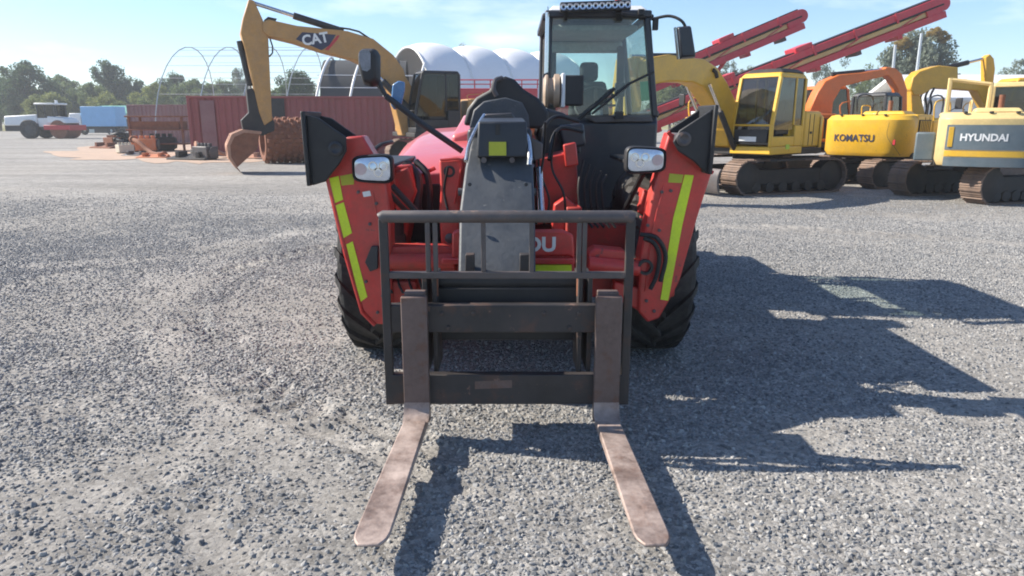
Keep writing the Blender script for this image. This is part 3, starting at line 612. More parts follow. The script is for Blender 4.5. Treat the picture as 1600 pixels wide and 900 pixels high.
# mirrors ----------------------------------------------------------
mb = MB(); mb.tube([W(722,236,4.5),W(660,194,4.45),W(603,150,4.4)], .019, 10); mb.tube(spline([W(603,150,4.4),W(596,138,4.4),W(590,122,4.4),W(584,112,4.4)]), .014, 8); ma_ = part(mb, 'mirror_arm', DGREY, 0)
def mirror(pts, Y, dep, tilt, mname='mirror', gl=MIRROR):
    P_ = PX(pts, Y); mb = MB(); c = sum(P_, Vector())/len(P_)
    mb.loft([[p + Vector(tilt)*0 for p in P_], [c + (p-c)*1.02 + Vector((0,dep*.5,0)) for p in P_], [c + (p-c)*.75 + Vector((0,dep,0)) for p in P_]])
    mo = part(mb, mname, BLACK, .012)
    mb = MB(); mb.prism([c + (p-c)*.86 + Vector((0,-.0035,0)) for p in P_], (0,.003,0)); sub(mb, 'mirror_glass', gl, mo, 0)
    return mo
GREYSH = M('mirror_reflection_grey', (.20,.21,.23), .5, var=.5, vs=9)
mb = MB(); P_ = PX([(560,82),(566,76),(586,76),(592,86),(592,128),(582,136),(568,132),(560,104)], 4.35); c = sum(P_, Vector())/len(P_)
mb.loft([[c+(p-c)*.8+Vector((0,-.05,0)) for p in P_], P_, [p+Vector((0,.07,0)) for p in P_]]); mo = part(mb, 'mirror', BLACK, .012)
mb = MB(); mb.prism([c+(p-c)*.55+Vector((-.01,-.053,.03)) for p in P_], (0,.004,0)); sub(mb, 'shell_highlight', GREYSH, mo, 0)  # grey reflection painted onto the dark mirror
mb = MB(); P2 = PX([(613,132),(622,126),(632,128),(632,140),(626,166),(616,172),(610,164)], 4.5); mb.prism(P2, (0,.03,0)); mo = part(mb, 'mirror', M('mirror_sky_reflection', (.10,.22,.42), .3, var=.15), .008)  # blue tone paints in the sky reflected by this mirror
mb = MB(); mb.tube([W(620,168,4.51),W(612,158,4.45),W(604,151,4.41)], .01, 8); sub(mb, 'mirror_stalk', BLACK, mo, 0)

# cab --------------------------------------------------------------
CY0, CY1 = 6.2, 7.55; XL, XR = .27, 1.20; ZB, ZW, ZT = .80, 1.60, 2.40
def cx(z, s):     # the cab leans in a little towards the roof
    t = max(0, (z-ZW)/(ZT-ZW)); return XL + .01*t if s < 0 else XR + .04 - .10*t
mb = MB()
mb.hexa([(.34,CY0-.03,ZB),(XR+.03,CY0-.03,ZB),(XR+.03,CY0+.12,ZB),(.34,CY0+.12,ZB),(.34,CY0-.03,ZW-.07),(XR+.03,CY0-.03,ZW-.07),(XR+.04,CY0+.06,ZW),(.30,CY0+.06,ZW)])
mb.box(XL,.34,CY0+.0,CY1,ZB+.2,ZW-.02); mb.box(XR-.03,XR+.045,CY0+.12,CY1,.70,1.30); mb.box(.30,XR,CY1-.06,CY1,ZB,ZW-.1); mb.box(.30,XR,CY0+.1,CY1,.74,.84)
cab = part(mb, 'cab', NAVY, .02, seg=3)
mb = MB(); mb.prism([W(915,184,6.14),W(960,181,6.14),W(1018,182,6.14),W(1020,190,6.14),W(930,192,6.14)], (0,.06,0)); sub(mb, 'lit_panel_edge', RAIL, cab, .008)  # pale strip paints in the lit top edge of the lower panel
mb = MB()
for (z0, z1) in ((ZW-.02, ZT),):
    for s in (-1, 1):
        for (y0, y1, k) in ((CY0, CY0+.01, 0), (CY1-.06, CY1-.02, 1)):
            w_ = .055
            x0, x1 = cx(z0, s), cx(z1, s); sgn = -s
            mb.hexa([(x0,y0,z0),(x0+sgn*w_,y0,z0),(x0+sgn*w_,y0+.07,z0),(x0,y0+.07,z0),(x1,y1,z1),(x1+sgn*w_,y1,z1),(x1+sgn*w_,y1+.07,z1),(x1,y1+.07,z1)])
mb.box(cx(ZT,-1)-.01,cx(ZT,1)+.01,CY0-.005,CY0+.09,ZT-.03,ZT+.03); mb.box(cx(ZT,-1),cx(ZT,1),CY1-.09,CY1+.02,ZT-.05,ZT+.02)
for s in (-1, 1): x_ = cx(ZT, s); mb.box(x_-.03,x_+.03,CY0+.09,CY1-.09,ZT-.04,ZT+.02)
for s in (-1, 1): x_ = cx(ZW, s); mb.box(x_-.025,x_+.02,CY0+.07,CY1-.05,ZW-.03,ZW+.03)
fr = sub(mb, 'cab_frame', NAVY, cab, .014)
mb = MB(); mb.hexa([(cx(ZT,-1)+.02,CY0+.02,ZT+.03),(cx(ZT,1)-.02,CY0+.02,ZT+.03),(cx(ZT,1)-.02,CY1,ZT+.01),(cx(ZT,-1)+.02,CY1,ZT+.01),(cx(ZT,-1)+.06,CY0+.08,ZT+.075),(cx(ZT,1)-.06,CY0+.08,ZT+.075),(cx(ZT,1)-.06,CY1-.06,ZT+.055),(cx(ZT,-1)+.06,CY1-.06,ZT+.055)]); sub(mb, 'cab_roof', WHITE, cab, .012)
mb = MB()
for k in range(13): mb.bar((cx(ZT,-1)+.06,CY0+.16+k*.1,ZT+.02),(cx(ZT,1)-.06,CY0+.16+k*.1,ZT+.02),.02,.02)
mb.tube([(cx(ZT,-1)+.012,CY0-.014,ZT+.01),(cx(ZW,-1)+.012,CY0-.014,ZW+.02)], .017, 8)  # bright tube down the pillar stands in for its white reflection
sub(mb, 'pillar_glint_roof_bars', CHROME, cab, 0)
mb = MB(); mb.add([(cx(ZW,-1)+.055,CY0+.03,ZW),(cx(ZW,1)-.05,CY0+.03,ZW),(cx(ZT,1)-.05,CY0+.04,ZT-.02),(cx(ZT,-1)+.055,CY0+.04,ZT-.02)], [(0,1,2,3)]); sub(mb, 'windscreen', GLASS, cab, 0, 0)
mb = MB(); mb.add([(cx(ZW,-1)+.03,CY0+.07,ZW),(cx(ZW,-1)+.03,CY1-.06,ZW),(cx(ZT,-1)+.03,CY1-.06,ZT-.03),(cx(ZT,-1)+.03,CY0+.07,ZT-.03)], [(0,1,2,3)]); sub(mb, 'side_window', GLASS, cab, 0, 0)
mb = MB(); mb.add([(cx(ZW,1)-.02,CY0+.07,ZW),(cx(ZW,1)-.02,CY1-.06,ZW),(cx(ZT,1)-.02,CY1-.06,ZT-.03),(cx(ZT,1)-.02,CY0+.07,ZT-.03)], [(0,1,2,3)]); sub(mb, 'side_window', GLASS, cab, 0, 0)
mb = MB(); mb.add([(cx(ZW,-1)+.05,CY1-.04,ZW-.1),(cx(ZW,1)-.05,CY1-.04,ZW-.1),(cx(ZT,1)-.05,CY1-.04,ZT-.05),(cx(ZT,-1)+.05,CY1-.04,ZT-.05)], [(0,1,2,3)]); sub(mb, 'rear_window', GLASS, cab, 0, 0)
# inside the cab
SEAT = M('seat_fabric', (.03,.032,.035), .85, var=.2); LINER = M('roof_liner', (.34,.36,.34), .8, var=.3)
mb = MB(); mb.box(.52,.98,6.75,7.2,1.28,1.42); mb.hexa([(.53,7.1,1.4),(.97,7.1,1.4),(.97,7.22,1.4),(.53,7.22,1.4),(.58,7.2,1.92),(.92,7.2,1.92),(.92,7.3,1.92),(.58,7.3,1.92)]); mb.box(.66,.84,7.2,7.28,1.92,2.1); mb.box(.56,.94,6.8,7.15,.84,1.28); sub(mb, 'seat', SEAT, cab, .04)
mb = MB(); mb.box(.36,1.12,6.28,6.5,1.35,1.55); mb.bar((.76,6.45,1.5),(.76,6.62,1.66),.1,.1); sub(mb, 'dashboard', SLATE, cab, .03)  # slate blue paints in the bluish light reflected off the dash
mb = MB()
for k in range(28):
    pass
ring = [Vector((.76,6.62,1.68)) + Vector((.19*math.cos(t),.10*math.sin(t),.155*math.sin(t))) for t in np.linspace(0, 2*math.pi, 33)]
mb.tube(ring, .014, 8, False); mb.bar(ring[0], ring[16], .03, .02); mb.bar(ring[8], Vector((.76,6.62,1.68)), .03, .02); sub(mb, 'steering_wheel', BLACK, cab, 0)
mb = MB(); mb.box(cx(ZT,-1)+.06,cx(ZT,1)-.06,CY0+.25,CY1-.12,ZT-.10,ZT-.05); mb.box(cx(ZT,-1)+.06,cx(ZT,1)-.06,CY1-.25,CY1-.1,ZT-.2,ZT-.10); sub(mb, 'roof_lining', LINER, cab, .02)
mb = MB(); mb.box(1.03,1.10,7.25,7.33,1.5,2.25); mb.box(.38,.44,7.4,7.46,1.55,2.3); mb.bar((.90,6.5,1.55),(.95,6.5,1.78),.02,.02); mb.box(.90,.99,6.47,6.5,1.75,1.87); build_each(mb, 'interior_post', DGREY, cab, .01)
GREENP = M('green_tag', (.12,.42,.16), .5, var=.1)
mb = MB(); mb.prism([W(1000,128,6.45),W(1020,126,6.45),W(1021,156,6.45),W(1002,158,6.45)], (0,.006,0)); sub(mb, 'inspection_tag', GREENP, cab, 0)
# outside the cab
mb = MB(); mb.tube([W(900,190,6.12),W(948,150,6.14),W(960,138,6.15)], .016, 8); mb.tube([W(925,178,6.1),W(985,130,6.12),W(1022,112,6.13)], .010, 8); mb.box(.86,.93,6.10,6.16,1.56,1.62); sub(mb, 'wiper', BLACK, cab, 0)
lb0 = W(874,11,6.15)
mb = MB(); a_, b_ = W(875,12,6.1), W(985,8,6.1); mb.bar(a_, b_, .07, .075); lbar = sub(mb, 'light_bar', DGREY, cab, .008)
mb = MB()
for k in range(11):
    p = a_.lerp(b_, (k+.5)/11) + Vector((0,-.036,0)); mb.lathe([(.026,0),(.026,-.006),(.012,.0)], p, (0,1,0), 10)
for o_ in (mb.build('lamp_cell_row', LENS, cab, 0),): pass
mb = MB(); mb.bar(W(884,20,6.12),W(884,30,6.2),.03,.03); mb.bar(W(966,18,6.12),W(968,30,6.2),.05,.04); mb.tube([W(966,22,6.18),W(1000,26,6.2),W(1020,26,6.25)], .02, 8); mb.cbox(W(1001,20,6.2), .05,.08,.05); mb.tube([W(857,28,6.25),W(856,10,6.25)], .004, 5); build_each(mb, 'roof_bracket', BLACK, cab, .004)
mb = MB(); mb.lathe([(.03,0),(.028,.05),(.01,.07)], W(966,6,6.35), (0,0,1), 14); sub(mb, 'beacon', M('beacon_red', (.5,.06,.05), .3, var=.1), cab, 0)
mb = MB(); mb.tube(spline([W(1018,30,6.2),W(1045,25,6.15),W(1064,32,6.1),W(1072,45,6.1),W(1074,60,6.1)]), .012, 8); mb.cbox(W(1024,38,6.2), .04,.06,.09); sub(mb, 'mirror_arm', BLACK, cab, 0)
P_ = PX([(1057,42),(1079,40),(1087,90),(1062,92)], 6.08); mb = MB(); c = sum(P_, Vector())/4
mb.loft([[c+(p-c)*.9+Vector((0,-.04,0)) for p in P_], P_, [p+Vector((0,.08,0)) for p in P_]]); sub(mb, 'mirror', NAVY, cab, .012)
mb = MB(); mb.prism([P_[0]+Vector((-.004,-.01,0)),P_[3]+Vector((-.004,-.01,0)),P_[3]+Vector((-.004,.07,0)),P_[0]+Vector((-.004,.07,0))], (-.004,0,0)); sub(mb, 'mirror_glass', CHROME, cab, 0)
# round work lamp on the cab corner
TANL = M('lamp_tan', (.38,.28,.20), .45, var=.3)
mb = MB(); c = W(868,142,5.9); mb.lathe([(.09,-.10),(.125,-.08),(.125,-.06),(.10,-.055),(.10,-.02),(.13,-.01),(.13,.03),(.11,.035)], c, (1,-.05,0), 28); wl = sub(mb, 'work_lamp', TANL, cab, .004)
mb = MB(); mb.cbox(c + Vector((.14,0,0)), .15,.22,.23); sub(mb, 'work_lamp_housing', BLACK, cab, .012)
mb = MB(); mb.cbox(c + Vector((.055,0,.0)), .03,.24,.26); sub(mb, 'work_lamp_rim', WHITE, cab, .01)
mb = MB(); mb.bar(c + Vector((0,.05,-.1)), (XL+.03,6.22,1.72), .04,.03); mb.prism(PX([(848,116),(858,112),(860,168),(849,168)], 6.1), (0,.1,0)); sub(mb, 'work_lamp_bracket', NAVY, cab, .004)
mb = MB(); mb.box(.30,1.16,7.6,8.5,.7,1.25); part(mb, 'fuel_tank', RED_IN, .03)
mb = MB(); mb.box(-.9,1.0,8.5,8.75,.55,1.1); part(mb, 'counterweight', DGREY, .04)

# fork carriage ----------------------------------------------------
CYF = 3.28
def zc(py, Y=CYF): return W(800, py, Y).z
ca = MB()
ca.box(-.60,.555,CYF+.01,CYF+.07,zc(521),zc(478)); upper = None
carr = part(ca, 'fork_carriage', CARR, .006)
mb = MB(); mb.box(-.60,.555,CYF,CYF+.055,zc(632),zc(586)); sub(mb, 'lower_beam', CARR, carr, .005)
for x in (-.40,.355):
    mb = MB(); mb.box(x-.035,x-.012,CYF+.07,CYF+.30,zc(590),zc(438)); mb.box(x+.012,x+.035,CYF+.07,CYF+.30,zc(590),zc(438)); sub(mb, 'hanger_plate', CARR, carr, .004)
mb = MB(); mb.box(-.40,.355,CYF+.16,CYF+.28,zc(500),zc(462)); mb.cyl((-.40,CYF+.22,zc(455)),(.355,CYF+.22,zc(455)),.05,18); sub(mb, 'coupling_tube', BLACK, carr, .006)
mb = MB(); mb.box(-.40,.355,CYF+.25,CYF+.33,zc(556),zc(524)); mb.box(-.2,.16,CYF+.3,CYF+.7,zc(556)+.05,zc(470)); sub(mb, 'tilt_link_shade_bar', BLACK, carr, .006)  # wide black bar stands in for chassis shadow, narrow box links the tilt
mb = MB(); mb.cyl((.33,CYF+.1,zc(470)),(.33,CYF+.1,zc(440)),.016,10); mb.cyl((-.375,CYF+.1,zc(470)),(-.375,CYF+.1,zc(440)),.016,10); build_each(mb, 'lock_pin', RUST, carr)
# guard frame
gt_, gm_ = zc(341), zc(431)
mb = MB(); mb.tube([(-.612,CYF+.02,gt_-.005),(-.595,CYF+.02,gt_+.005),(.545,CYF+.02,gt_+.005),(.565,CYF+.02,gt_-.005)], .030, 14); sub(mb, 'top_rail', RAIL, carr, 0)
mb = MB(); mb.box(-.59,.545,CYF+.005,CYF+.035,gm_-.016,gm_+.016); sub(mb, 'mid_rail', RAIL, carr, .004)
for x, z0 in ((-.60,zc(632)),(.553,zc(632)),(-.395,gm_),(-.360,gm_),(-.134,gm_),(.092,gm_),(.315,gm_),(.340,gm_)):
    mb = MB(); w_ = .020 if z0 < gm_ else .011
    mb.box(x-w_,x+w_,CYF+.001 if z0 < gm_ else CYF+.009,CYF+.032,z0-.002,gt_-.005); sub(mb, 'guard_upright', RAIL if z0 >= gm_ else CARR, carr, .003)
# forks
def fork(xh, xt):
    yh, yt = CYF-.045, 2.20; w = .062; z0 = .105; t = .045; dx = (xt-xh)
    mb = MB(); sec = []
    def s(x, y, zb, zt_, ww): sec.append([(x-ww,y,zb),(x+ww,y,zb),(x+ww,y,zt_),(x-ww,y,zt_)])
    for u in (0,.1,.2,.3,.45,.6,.75,.88,.93,.96,.98,.993,1.0):
        y = yh + (yt-yh)*u; ww = w*(.90+.14*min(1,u*1.2)); tt = t*(1-.72*u)
        if u > .93: ww *= max(.60, math.sqrt(max(0, 1-((u-.93)/.082)**2)))
        s(xh+dx*u, y, z0, z0+tt, ww)
    mb.loft(sec); fk = part(mb, 'fork', STEELW, .006)
    mb = MB(); mb.box(xh-w,xh+w,yh-.002,yh+.043,z0+.01,zc(461)); sub(mb, 'shank', STEELD, fk, .005)
    mb = MB(); mb.prism([(xh-w*.995,yh-.075,z0+t-.004)] + [(xh-w*.995,yh-.075+.072*math.sin(a),z0+t-.002+.075*(1-math.cos(a))) for a in (.3,.6,.9,1.2,1.5)] + [(xh-w*.995,yh-.001,z0+t-.004)], (1.99*w,0,0)); sub(mb, 'heel', STEELW, fk, 0)
    mb = MB(); mb.box(xh-w*.8,xh+w*.8,yh+.043,yh+.10,zc(480),zc(466)+.03); sub(mb, 'hook', STEELD, fk, .004)
fork(-.462,-.500); fork(.458,.500)

# small fittings, bolts, welds and labels
def bolts(parent, pts, Y, r=.010, mat=RAIL, name='bolt_head'):
    me = MB().lathe([(r,.004),(r,-.008),(r*.6,-.010)], (0,0,0), (0,1,0), 6).mesh(name); me.materials.append(mat)
    for x, y in pts: link_mesh(name, me, mat, parent, W(x, y, Y) - (TL if parent == tele else Vector()))
legs = [o for o in COL.objects if o.name.startswith('stabiliser_leg')]
bolts(legs[0], [(560,300),(588,318),(578,350),(596,372),(598,462),(590,488),(572,440)], 4.017)
bolts(legs[1], [(1034,300),(1012,352),(1030,360),(1010,470),(1022,486),(1048,298)], 4.017)
for lg, q in ((legs[0], [(582,300),(590,345),(594,395),(596,455)]), (legs[1], [(1038,290),(1026,330),(1014,390),(1008,455)])):
    mb = MB(); mb.tube([W(x,y,4.018) for x,y in q], .006, 6); sub(mb, 'weld_seam', RED, lg, 0)
mb = MB(); mb.prism(PX([(1018,312),(1052,334),(1050,338),(1016,316)], 4.014), (0,.008,0)); sub(mb, 'step_edge', RED, legs[1], 0)
bolts(carr, [(690,490),(700,512),(740,490),(850,490),(890,512),(905,490),(690,612),(800,618),(905,612)], CYF-.001+.01, .012, CARR)
bolts(goose, [(728,340),(826,340),(726,412),(828,412),(734,288),(822,288)], 3.70, .011, DGREY)
for x0, x1, y0, y1 in ((727,741,398,428),(812,828,398,428)):
    mb = MB(); mb.prism(PX([(x0,y0),(x1,y0),(x1,y1),(x0,y1)], 3.50), (0,.06,0)); sub(mb, 'wear_pad', CARR, goose, .004)
mb = MB(); mb.cyl(W(716,300,3.95), W(838,300,3.95), .022, 14); sub(mb, 'cross_pin', RAIL, goose, 0)
mb = MB(); mb.prism(PX([(566,300),(578,298),(580,306),(568,308)], 4.017), (0,.002,0)); sub(mb, 'small_label', WHITE, legs[0], 0)
mb = MB(); mb.prism(PX([(742,596),(800,594),(800,606),(742,608)], CYF-.001), (0,.003,0)); sub(mb, 'scraped_patch', STEELD, carr, 0)
for k in range(7):
    x = 604+k*17; mb = MB(); mb.tube(spline([W(x,432,4.1),W(x+3,446,4.05),W(x+9,458,4.02)]), .008, 6); part(mb, 'hydraulic_hose', HOSE, 0)
for k in range(5):
    x = 912+k*9; mb = MB(); mb.tube(spline([W(x,250+k*6,4.62),W(x-8,290,4.58),W(x-4,330,4.55),W(x+14,356,4.5)]), .009, 6); part(mb, 'hydraulic_hose', HOSE, 0)
# lifting ram and pins seen between boom head and cheeks
mb = MB(); mb.cyl(W(846,332,4.2), W(842,262,4.3), .022, 12); part(mb, 'lift_ram', CHROME, 0)
for x, y in ((704,340),(703,372)):
    mb = MB(); mb.lathe([(.03,0),(.03,-.02),(.018,-.026)], W(x,y,4.29), (0,1,0), 16); part(mb, 'pivot_pin', RAIL, 0)
# ------------------------------------------------------------------ excavators
def shoe_mesh(w, pitch):
    mb = MB(); h = pitch*.485
    mb.box(-h,h,-w/2,w/2,0,.022); mb.box(-h*.9,-h*.55,-w/2,w/2,.022,.050); mb.box(-.05*pitch,.12*pitch,-w/2,w/2,.022,.040); mb.box(h*.55,h*.75,-w/2,w/2,.022,.036)
    me = mb.mesh('track_shoe', 0); me.materials.append(SHOE); return me
def crawler(root, yc, L_, rad, w, trz, shoes=True):
    """one crawler track under a machine, running along local x turned by trz; yc = sideways offset"""
    Mz = Matrix.Rotation(trz, 4, 'Z')
    mb = MB(); h = L_/2
    mb.box(-h,h,yc-w*.28,yc+w*.28,rad*.55,rad*1.45)
    o = mb.build('crawler_track', UNDER, root, .03); o.matrix_local = Mz
    mb = MB()
    for s in (-1, 1): mb.lathe([(rad*.75,-w*.3),(rad*.86,-w*.3),(rad*.86,w*.3),(rad*.75,w*.3),(rad*.5,w*.36),(rad*.3,w*.40)], (s*h,yc,rad), (0,1,0), 24)
    mb2 = MB()
    for k in range(6): x = -h*.78 + 1.56*h*k/5; mb2.lathe([(rad*.22,-w*.32),(rad*.30,-w*.32),(rad*.30,w*.32),(rad*.15,w*.34)], (x,yc,rad*.42), (0,1,0), 14)
    build_each(mb, 'drive_wheel', UNDER, o); build_each(mb2, 'track_roller', UNDER, o)
    per = 2*L_ + 2*math.pi*rad; n = int(per/.165); pitch = per/n
    if shoes:
        me = shoe_mesh(w, pitch)
        for k in range(n):
            s = (k+.5)*pitch
            if s < L_: p = (-h+s, 2*rad-.03); a = 0
            elif s < L_ + math.pi*rad: t = (s-L_)/rad; p = (h+(rad-.03)*math.sin(t), rad+(rad-.03)*math.cos(t)); a = t
            elif s < 2*L_ + math.pi*rad: p = (h-(s-L_-math.pi*rad), .03); a = math.pi
            else: t = (s-2*L_-math.pi*rad)/rad; p = (-h-(rad-.03)*math.sin(t), rad-(rad-.03)*math.cos(t)); a = math.pi+t
            c = link_mesh('track_shoe', me, SHOE, o); c.location = (p[0], yc, p[1]); c.rotation_euler = (0, a, 0)
    else:
        mb = MB(); pts = [(h+rad*math.sin(t),yc-w/2,rad+rad*math.cos(t)) for t in np.linspace(0,math.pi,12)] + [(-h-rad*math.sin(t),yc-w/2,rad-rad*math.cos(t)) for t in np.linspace(0,math.pi,12)]
        mb.prism(pts, (0,w,0)); mb.build('track_belt', SHOE, o, .01)
    return o
def local_plane(root_loc, rz, pts):
    """sight lines cut with the upright plane in which the boom swings -> (x, z) of the machine"""
    f = Vector((math.cos(rz), math.sin(rz), 0)); nrm = Vector((-f.y, f.x, 0)); o = Vector((0,0,CAMH)); r0 = Vector(root_loc); out = []
    for px, py in pts:
        d = ray(px, py); t = (r0-o).dot(nrm)/d.dot(nrm); q = o + d*t - r0; out.append((q.dot(f), q.z))
    return out
def xz(pts, y0): return [(x, y0, z) for x, z in pts]
def cabin(root, x0, x1, y0, y1, z0, z1, paint, frame=None, gm=None):
    frame = frame or paint; zm = z0 + (z1-z0)*.36; rk = .16*(x1-x0)
    mb = MB()
    mb.hexa([(x0,y0,z0),(x1,y0,z0),(x1,y1,z0),(x0,y1,z0),(x0,y0,z0+.16),(x1,y0,z0+.16),(x1,y1,z0+.16),(x0,y1,z0+.16)])
    mb.box(x0,x0+(x1-x0)*.28,y0+.01,y1-.005,z0+.16,zm); mb.box(x0+(x1-x0)*.28,x1-.06,y1-.05,y1-.006,z0+.16,z0+.16+(zm-z0)*.35)
    mb.box(x0,x1-.1,y0+.006,y0+.05,z0+.16,zm-.1)
    c = mb.build('cab', paint, root, .025)
    mb = MB(); w = .07
    mb.hexa([(x0,y0,z1-.10),(x1-rk,y0,z1-.10),(x1-rk,y1,z1-.10),(x0,y1,z1-.10),(x0+.06,y0+.06,z1),(x1-rk-.08,y0+.06,z1),(x1-rk-.08,y1-.06,z1),(x0+.06,y1-.06,z1)]); mb.build('cab_roof', frame, c, .03)
    mb = MB()
    for y in (y0+w/2, y1-w/2):
        mb.bar((x0+w/2,y,z0+.16),(x0+w/2,y,z1-.1),w,w,(1,0,0)); mb.bar((x1-w/2,y,z0+.16),(x1-w/2,y,zm),w,w,(1,0,0)); mb.bar((x1-w/2,y,zm),(x1-rk-w/2,y,z1-.09),w,w,(1,0,0))
        mb.bar((x0+(x1-x0)*.32,y,zm),(x0+(x1-x0)*.32,y,z1-.1),w*.7,w*.7,(1,0,0))
    mb.bar((x1-w/2,y0,zm),(x1-w/2,y1,zm),w*.6,w*.6); mb.build('cab_frame', frame, c, .012)
    def pane(n, q): m = MB(); m.add(q, [(0,1,2,3)]); m.build(n, gm or GLASS_D, c, 0, 0)
    g = .03
    pane('front_window', [(x1-g,y0+w,zm),(x1-g,y1-w,zm),(x1-rk-g,y1-w,z1-.1),(x1-rk-g,y0+w,z1-.1)])
    pane('lower_front_window', [(x1-g,y0+w,z0+.2),(x1-g,y1-w,z0+.2),(x1-g,y1-w,zm),(x1-g,y0+w,zm)])
    for y, n in ((y0+g,'side_window'),(y1-g,'door_window')):
        pane(n, [(x0+(x1-x0)*.34,y,z0+.5),(x1-w,y,z0+.5),(x1-rk-w,y,z1-.1),(x0+(x1-x0)*.34,y,z1-.1)]); pane('quarter_window', [(x0+w,y,zm),(x0+(x1-x0)*.3,y,zm),(x0+(x1-x0)*.3,y,z1-.1),(x0+w,y,z1-.1)])
    pane('rear_window', [(x0+g,y0+w,zm),(x0+g,y1-w,zm),(x0+g,y1-w,z1-.1),(x0+g,y0+w,z1-.1)])
    mb = MB(); ym = (y0+y1)/2; xm = x0+(x1-x0)*.42; mb.box(xm-.2,xm+.25,ym-.22,ym+.22,z0+.3,z0+.5); mb.hexa([(xm-.22,ym-.2,z0+.5),(xm-.12,ym-.2,z0+.5),(xm-.12,ym+.2,z0+.5),(xm-.22,ym+.2,z0+.5),(xm-.3,ym-.17,z0+1.1),(xm-.22,ym-.17,z0+1.1),(xm-.22,ym+.17,z0+1.1),(xm-.3,ym+.17,z0+1.1)]); mb.build('seat', SEAT, c, .03)
    mb = MB(); mb.box(xm-.1,xm+.4,ym-.38,ym-.26,z0+.4,z0+.62); mb.box(xm-.1,xm+.4,ym+.26,ym+.38,z0+.4,z0+.62); mb.bar((x1-.25,ym+.2,z0+.6),(x1-.2,ym+.2,z0+1.0),.03,.03); build_each(mb, 'control_box', BLACK, c, .02)
    return c
def rails(root, paths, r=.018, mat=None, name='handrail'):
    for p in paths: MB().tube(p, r, 6).build(name, mat or YEL, root, 0)
def house(root, P):
    hw, z0, z1, xr, xf = P['hw'], P['z0'], P['z1'], P['xr'], P['xf']; rc = P.get('rc', .35)
    MB().cyl((0,0,z0-.16),(0,0,z0),hw*.5,28).build('swing_ring', UNDER, root, .01)
    MB().box(xr*.7,xf,-hw,hw,z0-.02,z0+.12).build('deck', UNDER, root, .02)
    def plan(inset, bulge):
        pts = [(xr*.62,hw-inset)]
        for k in range(9): t = math.pi/2*k/8; pts.append((xr+rc+inset-rc*math.sin(t), hw-inset-rc+rc*math.cos(t)))
        for k in range(1, 6): pts.append((xr+inset, (hw-inset-rc)*(1-k/6)))
        pts.append((xr+inset, .0001))
        pts += [(x, -y) for x, y in reversed(pts)]
        out = []
        for x, y in pts: out.append((x - (bulge*(1-(y/hw)**2) if x < xr+rc+inset-.001 else 0), y))
        return out
    zb = P.get('cwz0', z0+.02)
    A = [(x,y,zb) for x,y in plan(.05,.1)]; B = [(x,y,zb+.10) for x,y in plan(0,.12)]; C = [(x,y,z1-.10) for x,y in plan(0,.12)]; D = [(x,y,z1) for x,y in plan(.07,.08)]
    cw = MB().loft([A,B,C,D]).build('counterweight', P['cw'], root, .012, 40)
    MB().box(xr*.62+.02,xf*.05,-hw+.02,hw-.02,z0+.12,z1+.02).build('engine_cover', P['paint'], root, .05, seg=3)
    MB().hexa([(xr*.6,-hw*.7,z1+.015),(xf*-.1,-hw*.7,z1+.015),(xf*-.1,hw*.3,z1+.015),(xr*.6,hw*.3,z1+.015),(xr*.55,-hw*.6,z1+.10),(xf*-.2,-hw*.6,z1+.10),(xf*-.2,hw*.25,z1+.10),(xr*.55,hw*.25,z1+.10)]).build('engine_hood', P['paint'], root, .03)
    MB().box(xf*.06,xf*.95,-hw+.01,-.30,z0+.12,z0+.12+(z1-z0)*.75).build('fuel_tank', P['paint'], root, .05, seg=3)
    MB().cyl((xr*.42,-hw*.25,z1+.1),(xr*.42,-hw*.25,z1+.34),.05,12).build('exhaust', RUST, root, 0)
    # slatted air intake on the right flank
    gx0, gx1 = xr*.58, xf*0.0-.03
    MB().box(gx0+.05,gx1-.05,-hw+.002,-hw+.03,z0+.22,z1-.10).build('grille', UNDER, root, 0)
    g_ = [o for o in COL.objects if o.parent == root and o.name.startswith('grille')][-1]
    for k in range(7):
        x = gx0+.09+(gx1-gx0-.18)*k/6; MB().box(x-.014,x+.014,-hw-.012,-hw+.004,z0+.24,z1-.12).build('grille_slat', P['paint'], g_, 0)
    MB().box(xf*.05,xf*.06+.004,-hw*.3,hw*.2,z0+.1,z1-.2).build('bulkhead', UNDER, root, .005)
    # panel seams, hinges, handrails and lamps
    for s in (-1, 1):
        for x in (xr*.30, xr*.12):
            MB().box(x-.008,x+.008,s*(hw-.018)-.004,s*(hw-.018)+.004,z0+.16,z1-.04).build('panel_seam', UNDER, root, 0)
        MB().cbox((xr*.2,s*(hw-.014),(z0+z1)/2),.07,.02,.05).build('door_latch', BLACK, root, .004)
    MB().tube(spline([(xf*.15,-hw+.06,z0+.1+(z1-z0)*.75),(xf*.15,-hw+.06,z1+.30),(xf*.85,-hw+.06,z1+.30),(xf*.85,-hw+.06,z0+.1+(z1-z0)*.6)],4), .017, 6).build('handrail', P['paint'], root, 0)
    MB().tube(spline([(xr*.5,hw*.35,z1+.02),(xr*.5,hw*.35,z1+.22),(-.25,hw*.35,z1+.22),(-.25,hw*.35,z1+.02)],4), .015, 6).build('handrail', P['paint'], root, 0)
    MB().cbox((xf*.9,-hw*.8,z0+.2+(z1-z0)*.75),.08,.12,.08).build('work_lamp', WHITE, root, .01)
    m_ = MB().cbox((xf*.92,-hw-.10,z1+.28),.05,.16,.26).build('mirror', BLACK, root, .02); MB().tube([(xf*.85,-hw+.06,z1+.1),(xf*.92,-hw-.08,z1+.2)],.012,6).build('mirror_stalk', BLACK, m_, 0)
    MB().box(xf*.1,xf*.9,hw-.06,hw+.10,z0-.14,z0-.10).build('step', UNDER, root, .005)
    for k in range(3): MB().cyl((xr-.02,(-.5+k*.5)*hw*1.0,z1-.005),(xr-.02,(-.5+k*.5)*hw,z1+.03),.035,10).build('lifting_eye', UNDER, cw, 0)
